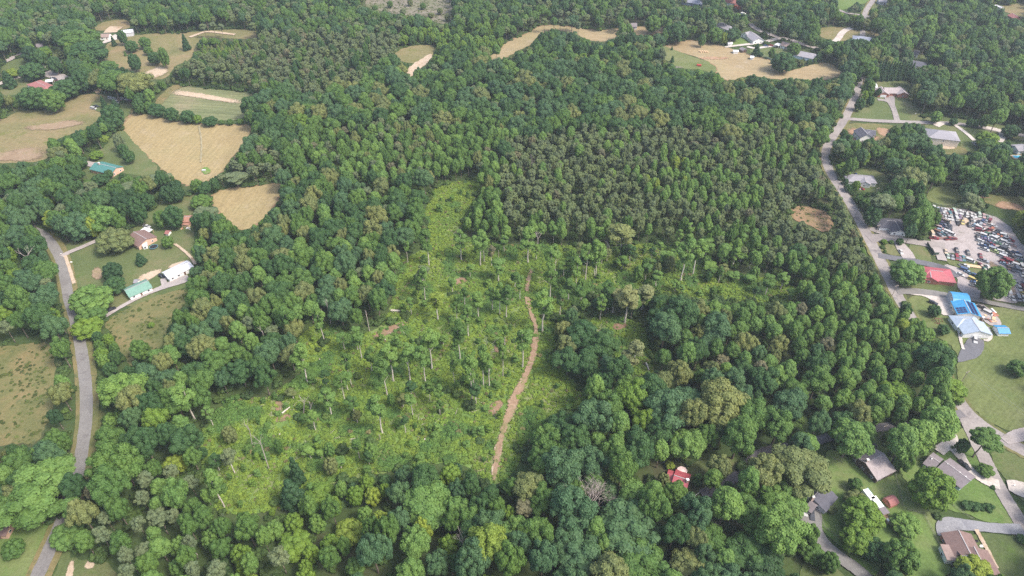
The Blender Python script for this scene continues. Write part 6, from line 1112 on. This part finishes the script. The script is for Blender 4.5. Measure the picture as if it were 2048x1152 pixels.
# picture place of a crown centre about 11 m up
def pxv(x, y, z):
    dz = z - H; d = y * CT - dz * ST; up = y * ST + dz * CT; return 1024 + F * x / d, 576 - F * up / d
ux, uy = pxv(cx_, cy_, 11.0)
ri = np.clip(((ux / 4) + MO / 2).astype(int), 0, MW // 2 - 1); rj = np.clip(((uy / 4) + MO / 2).astype(int), 0, MH // 2 - 1)
rid = REG[rj, ri]
ANG = np.linspace(0, 2 * math.pi, 12, endpoint=False)
def shows_over_open(x, y, r, h, kind):
    n = NOM[kind]; zc = h * n[2] / n[3]; c = h * n[1] / n[3]
    u0, v0 = PX(x, y, zc); s = F / (y * CT - (zc - H) * ST); dl = math.atan2(H - zc, y)
    b = math.sqrt((c * math.cos(dl)) ** 2 + (r * math.sin(dl)) ** 2) * s; a = r * s
    X = np.concatenate([u0 + np.cos(ANG) * a * q for q in (.86, .62, .36, .1)]); Y = np.concatenate([v0 - np.sin(ANG) * b * q for q in (.86, .62, .36, .1)])
    bu, bv = PX(x, y, 0)
    return masked(X, Y).sum() >= 3 or bool(masked(np.array([bu]), np.array([bv]))[0])
nfill = 0
for i in order:
    sp = RSPEC[rid[i]]; ws = sp['w']; tot = sum(q[2] for q in ws); pick = rng.uniform(0, tot); k = sp.get('k', .8)
    for kd, tn, wt in ws:
        pick -= wt
        if pick <= 0: break
    r0, r1 = sp['r']; r = r0 + (r1 - r0) * cr[i] ** 1.3
    if kd == 'pine': r = min(r, 4.0) * .95
    elif kd == 'poplar': r = min(r, 3.8)
    elif kd == 'slender': r = min(r, 2.8)
    x, y = cx_[i], cy_[i]
    if not hfree(x, y, r, k): continue
    hh = {'oak': rng.uniform(10.5, 16.5) + r * .7, 'poplar': rng.uniform(13, 17.5), 'pine': rng.uniform(11, 17), 'maple': rng.uniform(6, 8) + r * .9, 'cedar': r * rng.uniform(2.4, 3.2), 'slender': rng.uniform(12, 17)}[kd]
    ok = False
    for f in (1, .72, .5, .34):
        rr = max(r * f, .9)
        if not shows_over_open(x, y, rr, hh * f if f > .6 else hh * f * .8, kd): ok = True; break
    if not ok: continue
    if f < .6 and kd in ('oak', 'poplar', 'pine'): kd2 = 'maple'; hfin = hh * f * .8
    else: kd2 = kd; hfin = hh * f
    add_tree(kd2, x, y, rr, hfin, tn); hput(x, y, rr); nfill += 1
print('trees placed', len(PLACED), 'fill', nfill)
# more thin trees on the right arm and edges of the clearing
k_ = 0
while k_ < 72:
    a = rng.uniform(1120, 1600) if k_ < 42 else rng.uniform(400, 960); b = rng.uniform(505, 602) if k_ < 42 else rng.uniform(780, 960)
    if not in_poly(CLEAR, np.array([a]), np.array([b]))[0] or (a < 1000 and rng.uniform() < .5): k_ += 0 if rng.uniform() < .9 else 1; continue
    p = G(a, b); add_tree('slender' if rng.uniform() < .6 else 'maple', p.x, p.y, rng.uniform(1.8, 3.1), rng.uniform(6, 14), ['light', 'mid', 'light', 'dark', 'olive'][rng.integers(5)], True); k_ += 1
# saplings and thickets in the clearing
cl = 0
CX = np.array([p[0] for p in CLEAR]); CYY = np.array([p[1] for p in CLEAR])
SX, SY = rng.uniform(300, 1600, 2600), rng.uniform(370, 1030, 2600)
inside = in_poly(CLEAR, SX, SY)
for a, b in zip(SX[inside], SY[inside]):
    if cl >= 165: break
    if 975 < a < 1085 and 530 < b < 960 and abs(a - (1056 if b < 640 else 1075 - (b - 640) * .27)) < 20: continue
    p = G(a, b)
    add_tree('sapling', p.x, p.y, rng.uniform(1.0, 2.5), rng.uniform(2.2, 6.0), ['mid', 'light', 'light', 'lime', 'mid'][rng.integers(5)], True); cl += 1

# ------------------------------------------------------------------ instance the trees
for t in PLACED:
    u, v = PX(t['x'], t['y'], t['h'] * .6); t['u'] = u; t['w'] = v; t['s'] = t['r'] / (t['y'] ** 2 + H * H + t['x'] ** 2) ** .5
    t['vis'] = -40 < u < 2088 and -40 < v < 1200
SOURCES = {}; INDIV = []; REST = []
for kind in NAME:
    L = [t for t in PLACED if t['kind'] == kind]
    L.sort(key=lambda t: (not (t['vis'] and t['hand']), not t['vis'], -t['s']))
    lim = 296 if kind not in ('oak', 'maple', 'poplar', 'pine') else 290
    INDIV += L[:lim]; REST += L[lim:]
def tree_obj(t):
    kind = t['kind']; n = NOM[kind]; mc, mt, ma = PROTO[kind][t['v']]
    sc = (t['r'] / n[0], t['r'] / n[0], t['h'] / n[3]); parts = t['hand'] and kind not in ('sapling', 'shrub') or (t['s'] > .0135)
    parts = parts and not t.get('single')
    tint = list(TINT[t['tint']])
    if parts:
        o = bpy.data.objects.new(NAME[kind], None); COL.objects.link(o); o.empty_display_size = .5
        c = link('crown', mc, None, o); c['tint'] = tint; link('trunk', mt, None, o)
    else:
        o = link(NAME[kind], ma); SOURCES.setdefault(kind, {}).setdefault(t['v'], o)
        if kind not in ('sapling', 'shrub'): pass
    o['tint'] = tint; o.location = (t['x'], t['y'], 0); o.rotation_euler[2] = t['rz']; o.scale = sc
    o['category'] = CATG.get(kind, 'tree'); t['o'] = o; return o
for kind in NAME:
    if any(t['kind'] == kind for t in REST):
        for t in [t for t in INDIV if t['kind'] == kind][-14:]: t['single'] = True
for t in INDIV: tree_obj(t)
def stuff(name, srcs, P, rz, scl, tint, idx, label, cat=None):
    me = bpy.data.meshes.new(name); me.from_pydata([tuple(p) for p in P], [], []); n = len(P)
    for nm, ty, key, arr in (('rz', 'FLOAT', 'value', rz), ('scl', 'FLOAT_VECTOR', 'vector', scl), ('tint', 'FLOAT_VECTOR', 'vector', tint), ('idx', 'INT', 'value', idx)):
        a = me.attributes.new(nm, ty, 'POINT'); a.data.foreach_set(key, np.asarray(arr, np.int32 if ty == 'INT' else np.float32).ravel())
    o = link(name, me); gt = bpy.data.node_groups.new(name, 'GeometryNodeTree')
    gt.interface.new_socket('Geometry', in_out='INPUT', socket_type='NodeSocketGeometry'); gt.interface.new_socket('Geometry', in_out='OUTPUT', socket_type='NodeSocketGeometry')
    N_ = gt.nodes; Lk = gt.links; gi = N_.new('NodeGroupInput'); go = N_.new('NodeGroupOutput')
    m2p = N_.new('GeometryNodeMeshToPoints'); Lk.new(gi.outputs[0], m2p.inputs[0])
    jn = N_.new('GeometryNodeJoinGeometry')
    for s_ in reversed(srcs):
        oi = N_.new('GeometryNodeObjectInfo'); oi.inputs['Object'].default_value = s_; oi.inputs['As Instance'].default_value = True; Lk.new(oi.outputs['Geometry'], jn.inputs[0])
    ip = N_.new('GeometryNodeInstanceOnPoints'); ip.inputs['Pick Instance'].default_value = True
    def attr(nm, ty):
        x = N_.new('GeometryNodeInputNamedAttribute'); x.data_type = ty; x.inputs['Name'].default_value = nm; return [q for q in x.outputs if q.enabled and q.name == 'Attribute'][0]
    cr_ = N_.new('ShaderNodeCombineXYZ'); Lk.new(attr('rz', 'FLOAT'), cr_.inputs[2])
    Lk.new(m2p.outputs[0], ip.inputs['Points']); Lk.new(jn.outputs[0], ip.inputs['Instance']); Lk.new(attr('idx', 'INT'), ip.inputs['Instance Index'])
    er = N_.new('FunctionNodeEulerToRotation'); Lk.new(cr_.outputs[0], er.inputs[0]); Lk.new(er.outputs[0], ip.inputs['Rotation']); Lk.new(attr('scl', 'FLOAT_VECTOR'), ip.inputs['Scale'])
    Lk.new(ip.outputs[0], go.inputs[0])
    md = o.modifiers.new('scatter', 'NODES'); md.node_group = gt
    tag(o, label, cat, None, 'stuff'); return o
RESTNAME = {'oak': ('oak_forest', 'mass of distant broad green crowns filling the woods'), 'poplar': ('poplar_forest', 'mass of distant narrow light green crowns in the woods'), 'pine': ('pine_forest', 'mass of distant grey green pine crowns'),
            'maple': ('bushy_woodland', 'mass of low bushy trees along the wood edges'), 'cedar': ('conifer_plantation', 'young conifer plantation on the upper left slope'), 'slender': ('slender_tree_stand', 'thin trees at the far side of the clearing'), 'sapling': ('sapling_thicket', 'saplings'), 'shrub': ('shrub_mass', 'shrubs')}
for kind in NAME:
    L = [t for t in REST if t['kind'] == kind]
    if not L: continue
    srcm = SOURCES.get(kind, {})
    if not srcm:
        for t in INDIV:
            if t['kind'] == kind: srcm[t['v']] = None
    vs = [v for v in srcm if srcm[v] is not None]; n = NOM[kind]
    if not vs: print('no source', kind, len(L)); continue
    srcs = [srcm[v] for v in vs]
    stuff(RESTNAME[kind][0], srcs, [(t['x'], t['y'], 0) for t in L], [t['rz'] for t in L], [(t['r'] / n[0], t['r'] / n[0], t['h'] / n[3]) for t in L], [TINT[t['tint']] for t in L], [i % len(srcs) for i in range(len(L))], RESTNAME[kind][1], 'woodland')

# ------------------------------------------------------------------ low growth: brambles of the clearing, undergrowth under the woods
def scatter_px(polys, dens):
    """random ground points inside picture polygons, dens per square metre"""
    out = []
    for px in polys:
        wp = [tuple(G(*p[:2])[:2]) for p in px]; xs = [p[0] for p in wp]; ys = [p[1] for p in wp]
        A = (max(xs) - min(xs)) * (max(ys) - min(ys)); n = int(A * dens)
        X = rng.uniform(min(xs), max(xs), n); Y = rng.uniform(min(ys), max(ys), n); m = in_poly(wp, X, Y); out.append(np.stack([X[m], Y[m]], 1))
    return np.concatenate(out)
def vnoise(P, s, seed):
    """smooth value noise"""
    g = np.random.default_rng(seed); tb = g.uniform(0, 1, (256, 256)); q = P / s + 1000; i = np.floor(q).astype(int); f = q - i; f = f * f * (3 - 2 * f)
    a = tb[i[:, 0] % 256, i[:, 1] % 256]; b = tb[(i[:, 0] + 1) % 256, i[:, 1] % 256]; c = tb[i[:, 0] % 256, (i[:, 1] + 1) % 256]; d = tb[(i[:, 0] + 1) % 256, (i[:, 1] + 1) % 256]
    return (a * (1 - f[:, 0]) + b * f[:, 0]) * (1 - f[:, 1]) + (c * (1 - f[:, 0]) + d * f[:, 0]) * f[:, 1]
shr = [t['o'] for t in INDIV if t['kind'] == 'shrub']; shrsrc = {}
for t in INDIV:
    if t['kind'] == 'shrub': shrsrc.setdefault(t['v'], t['o'])
SH = list(shrsrc.values())
P = scatter_px([CLEAR, [(1176, 640), (1230, 632), (1290, 650), (1300, 700), (1310, 748), (1262, 752), (1236, 722), (1225, 690), (1190, 660)]], 1.15)
n1 = vnoise(P, 14, 1) * .6 + vnoise(P, 5, 2) * .4; n2 = vnoise(P, 9, 3)
trk = np.array([G(*p[:2])[:2] for p in [(1062, 540), (1058, 556), (1054, 576), (1054, 600), (1060, 625), (1066, 640), (1073, 655), (1072, 668), (1071, 680), (1069, 695), (1067, 710), (1062, 726), (1056, 742), (1049, 757), (1042, 772), (1035, 786), (1028, 800), (1024, 813), (1020, 826), (1015, 838), (1010, 850), (1006, 863), (1002, 876), (999, 890), (996, 905), (994, 917), (992, 930), (990, 946), (988, 962)]])
dt = np.min(np.linalg.norm(P[:, None] - trk[None], axis=2), axis=1)
dirt = [tuple(G(a, b)[:2]) + (r_,) for a, b, r_ in [(1240, 652, 5), (1260, 486, 4), (556, 812, 4), (565, 840, 5), (775, 662, 8), (992, 815, 6), (993, 700, 4), (920, 560, 5)]]
dd = np.min(np.stack([np.linalg.norm(P - np.array(d[:2]), axis=1) / d[2] for d in dirt]), axis=0)
keep = ((dt > 1.5 + n2 * 1.3) | (rng.uniform(0, 1, len(P)) < .1)) & (rng.uniform(0, 1, len(P)) < np.clip(dd - .4, .12, 1)) & (rng.uniform(0, 1, len(P)) < np.clip(.62 + n1 * .8, 0, 1))
P = P[keep]; n1 = n1[keep]; n2 = n2[keep]; m = len(P)
cA, cB, cC, cD = np.array((.225, .310, .052)), np.array((.160, .262, .052)), np.array((.105, .200, .052)), np.array((.20, .19, .09))
tn = cA * (1 - n1)[:, None] + cB * n1[:, None]
q_ = np.clip((n2 - .58) * 5, 0, 1)[:, None]; tn = tn * (1 - q_) + cC * q_; tn = np.where((rng.uniform(0, 1, m) < .03)[:, None], cD, tn) * rng.uniform(.8, 1.25, (m, 1))
sz = rng.uniform(.32, .72, m) * (1 + (n2 > .66) * .5)
stuff('bramble_thicket', SH, np.c_[P, np.zeros(m)], rng.uniform(0, 6.28, m), np.stack([sz, sz, sz * rng.uniform(.5, 1.1, m)], 1), tn, np.arange(m) % len(SH), 'bright green brambles and weeds covering the clearing', 'brambles')
# undergrowth
n = 26000; y = np.sqrt(rng.uniform(95 ** 2, 700 ** 2, n)); x = rng.uniform(-1, 1, n) * (y * .95 + 95)
uu, vv = pxv(x, y, 0.0); ins = in_poly(CLEAR, uu, vv); ok = ~masked(uu, vv) | ins; u2, v2 = pxv(x, y, 3.0); ok &= ~masked(u2, v2 - 4) | in_poly(CLEAR, u2, v2 - 4)
dtr = np.min(np.linalg.norm(np.stack([x, y], 1)[:, None] - trk[None], axis=2), axis=1); ok &= ~ins | ((rng.uniform(0, 1, n) < .07) & (dtr > 5))
x, y = x[ok], y[ok]; m = len(x); P = np.stack([x, y], 1); n1 = vnoise(P, 20, 5)
tn = np.array((.060, .105, .038)) * (1 - n1)[:, None] + np.array((.10, .165, .042)) * n1[:, None]; tn *= rng.uniform(.7, 1.3, (m, 1)); sz = rng.uniform(1.0, 2.4, m)
stuff('forest_undergrowth', SH, np.c_[P, np.zeros(m)], rng.uniform(0, 6.28, m), np.stack([sz, sz, sz * rng.uniform(.6, 1.3, m)], 1), tn, np.arange(m) % len(SH), 'dark undergrowth between the forest trunks', 'undergrowth')
# weeds on the rough fields
P = scatter_px([[(208, 645), (235, 625), (300, 596), (340, 584), (375, 575), (380, 600), (350, 630), (335, 668), (320, 700), (290, 705), (266, 722), (262, 740), (240, 700), (222, 670)], [(-20, 690), (110, 690), (105, 830), (70, 890), (-20, 895)], [(1575, 420), (1595, 412), (1630, 415), (1660, 430), (1668, 455), (1650, 468), (1620, 450), (1585, 440)], [(740, -30), (900, -30), (905, 44), (880, 50), (800, 30), (740, 22)]], .22)
m = len(P); n1 = vnoise(P, 8, 9); k = rng.uniform(0, 1, m) < n1 * 1.2; P = P[k]; m = len(P)
tn = np.array((.10, .13, .04)) * rng.uniform(.7, 1.5, (m, 1)); sz = rng.uniform(.3, .7, m)
stuff('field_weeds', SH, np.c_[P, np.zeros(m)], rng.uniform(0, 6.28, m), np.stack([sz, sz, sz * .6], 1), tn, np.arange(m) % len(SH), 'low weeds dotted over the rough fields', 'weeds')
# ------------------------------------------------------------------ labels of the trees: by look and by the nearest thing one can find
LM = [(285, 474, 'the brown roofed house'), (272, 577, 'the pale green roof'), (355, 536, 'the white metal building'), (372, 440, 'the ruined barn'), (206, 334, 'the teal roofed farmhouse'), (410, 342, 'the weedy island'), (490, 410, 'the smaller tan field'), (420, 200, 'the striped field'), (240, 62, 'the white farm buildings'), (90, 168, 'the red roofed upper left house'),
      (60, 260, 'the far left pasture'), (50, 780, 'the left roadside pasture'), (275, 640, 'the rough red field'), (160, 700, 'the left road'), (1040, 780, 'the dirt track'), (1056, 600, 'the upper dirt track'), (798, 623, 'the long white log'), (1241, 651, 'the bare patch right of the track'), (1075, 482, 'the bleached forked snag'), (1178, 1018, 'the leafless pinkish tree'),
      (1360, 952, 'the red roofed cottage'), (1745, 925, 'the weathered chalet'), (1636, 990, 'the charcoal roofed cottage'), (1912, 942, 'the long grey bungalow'), (1935, 1095, 'the brown ranch house'), (1745, 1000, 'the white campers'), (1950, 650, 'the pale blue roofed house'), (1925, 610, 'the blue workshop'), (1873, 547, 'the red brick house'), (1788, 452, 'the dark roofed bungalow'),
      (1722, 358, 'the bend house'), (1620, 438, 'the bare reddish opening'), (1930, 470, 'the scrapyard'), (1886, 270, 'the large hipped house'), (1733, 262, 'the new white house'), (1787, 180, 'the long brown roofed house'), (1560, 140, 'the upper pale hay field'), (1503, 70, 'the white gabled house'), (1613, 107, 'the pale hipped house'), (1390, 4, 'the dark blue house'),
      (1728, 74, 'the upper blue grey house'), (1833, 115, 'the two hidden white houses'), (1268, 48, 'the brown cabin'), (1060, 75, 'the curved hay field'), (830, 120, 'the small sandy strip'), (830, 20, 'the logged ground'), (1005, 272, 'the tiny bare spot'), (556, 812, 'the brown patch beside the clearing'), (738, 640, 'the crooked snag'), (990, 905, 'the lower end of the track'),
      (530, 920, 'the pale leaning tree'), (820, 60, 'the cut-over slope'), (60, 530, 'the snag by the left road'), (8, 1046, 'the bottom left house'), (178, 1130, 'the bottom left verge'), (900, 420, 'the top arm of the clearing'), (2036, 312, 'the turquoise pool'), (1240, 1150, 'the bottom edge centre')]
SHP = {'oak': 'broad oak', 'poplar': 'narrow poplar', 'pine': 'pine', 'maple': 'rounded tree', 'cedar': 'conical tree', 'slender': 'slender tree', 'sapling': 'sapling', 'shrub': 'shrub'}
ORD = ['nearest', 'second', 'third', 'fourth', 'fifth', 'sixth', 'seventh', 'eighth', 'ninth', 'tenth', 'eleventh', 'twelfth']
buck = {}
for t in INDIV:
    u, v = t['u'], t['w']; best = min(LM, key=lambda q: (q[0] - u) ** 2 + ((q[1] - v) * 1.3) ** 2); dx, dy = u - best[0], v - best[1]
    rel = ('right of' if dx > 0 else 'left of') if abs(dx) > abs(dy) else ('below' if dy > 0 else 'above')
    key = (WORD[t['tint']], SHP[t['kind']], rel, best[2]); buck.setdefault(key, []).append((dx * dx + dy * dy, id(t), t))
for key, L in buck.items():
    L.sort(key=lambda q: q[0])
    for i, (_, _, t) in enumerate(L):
        o = t['o']; base = '%s %s %s %s' % key
        o['group'] = '%ss %s %s' % (SHP[t['kind']], key[2], key[3])
        if len(L) == 1: o['label'] = base
        elif i < 24: o['label'] = base + (', nearest to it' if i == 0 else ', %s nearest' % NUMW[i])
        else: o['label'] = base + ', among the farther ones'
# ------------------------------------------------------------------ thin summer haze
hz = bpy.data.materials.new('haze_air'); hz.use_nodes = True; ht = hz.node_tree; ht.nodes.clear()
pv = ht.nodes.new('ShaderNodeVolumePrincipled'); pv.inputs['Color'].default_value = (.80, .88, .97, 1); pv.inputs['Density'].default_value = .00013; pv.inputs['Anisotropy'].default_value = .2
ho = ht.nodes.new('ShaderNodeOutputMaterial'); ht.links.new(pv.outputs[0], ho.inputs['Volume'])
hb = MB().box((0, 700, 121), (3600, 2800, 244)).build('haze', hz); tag(hb, 'pale summer haze over the far woods', None, None, 'stuff')
print('objects', len(bpy.data.objects))
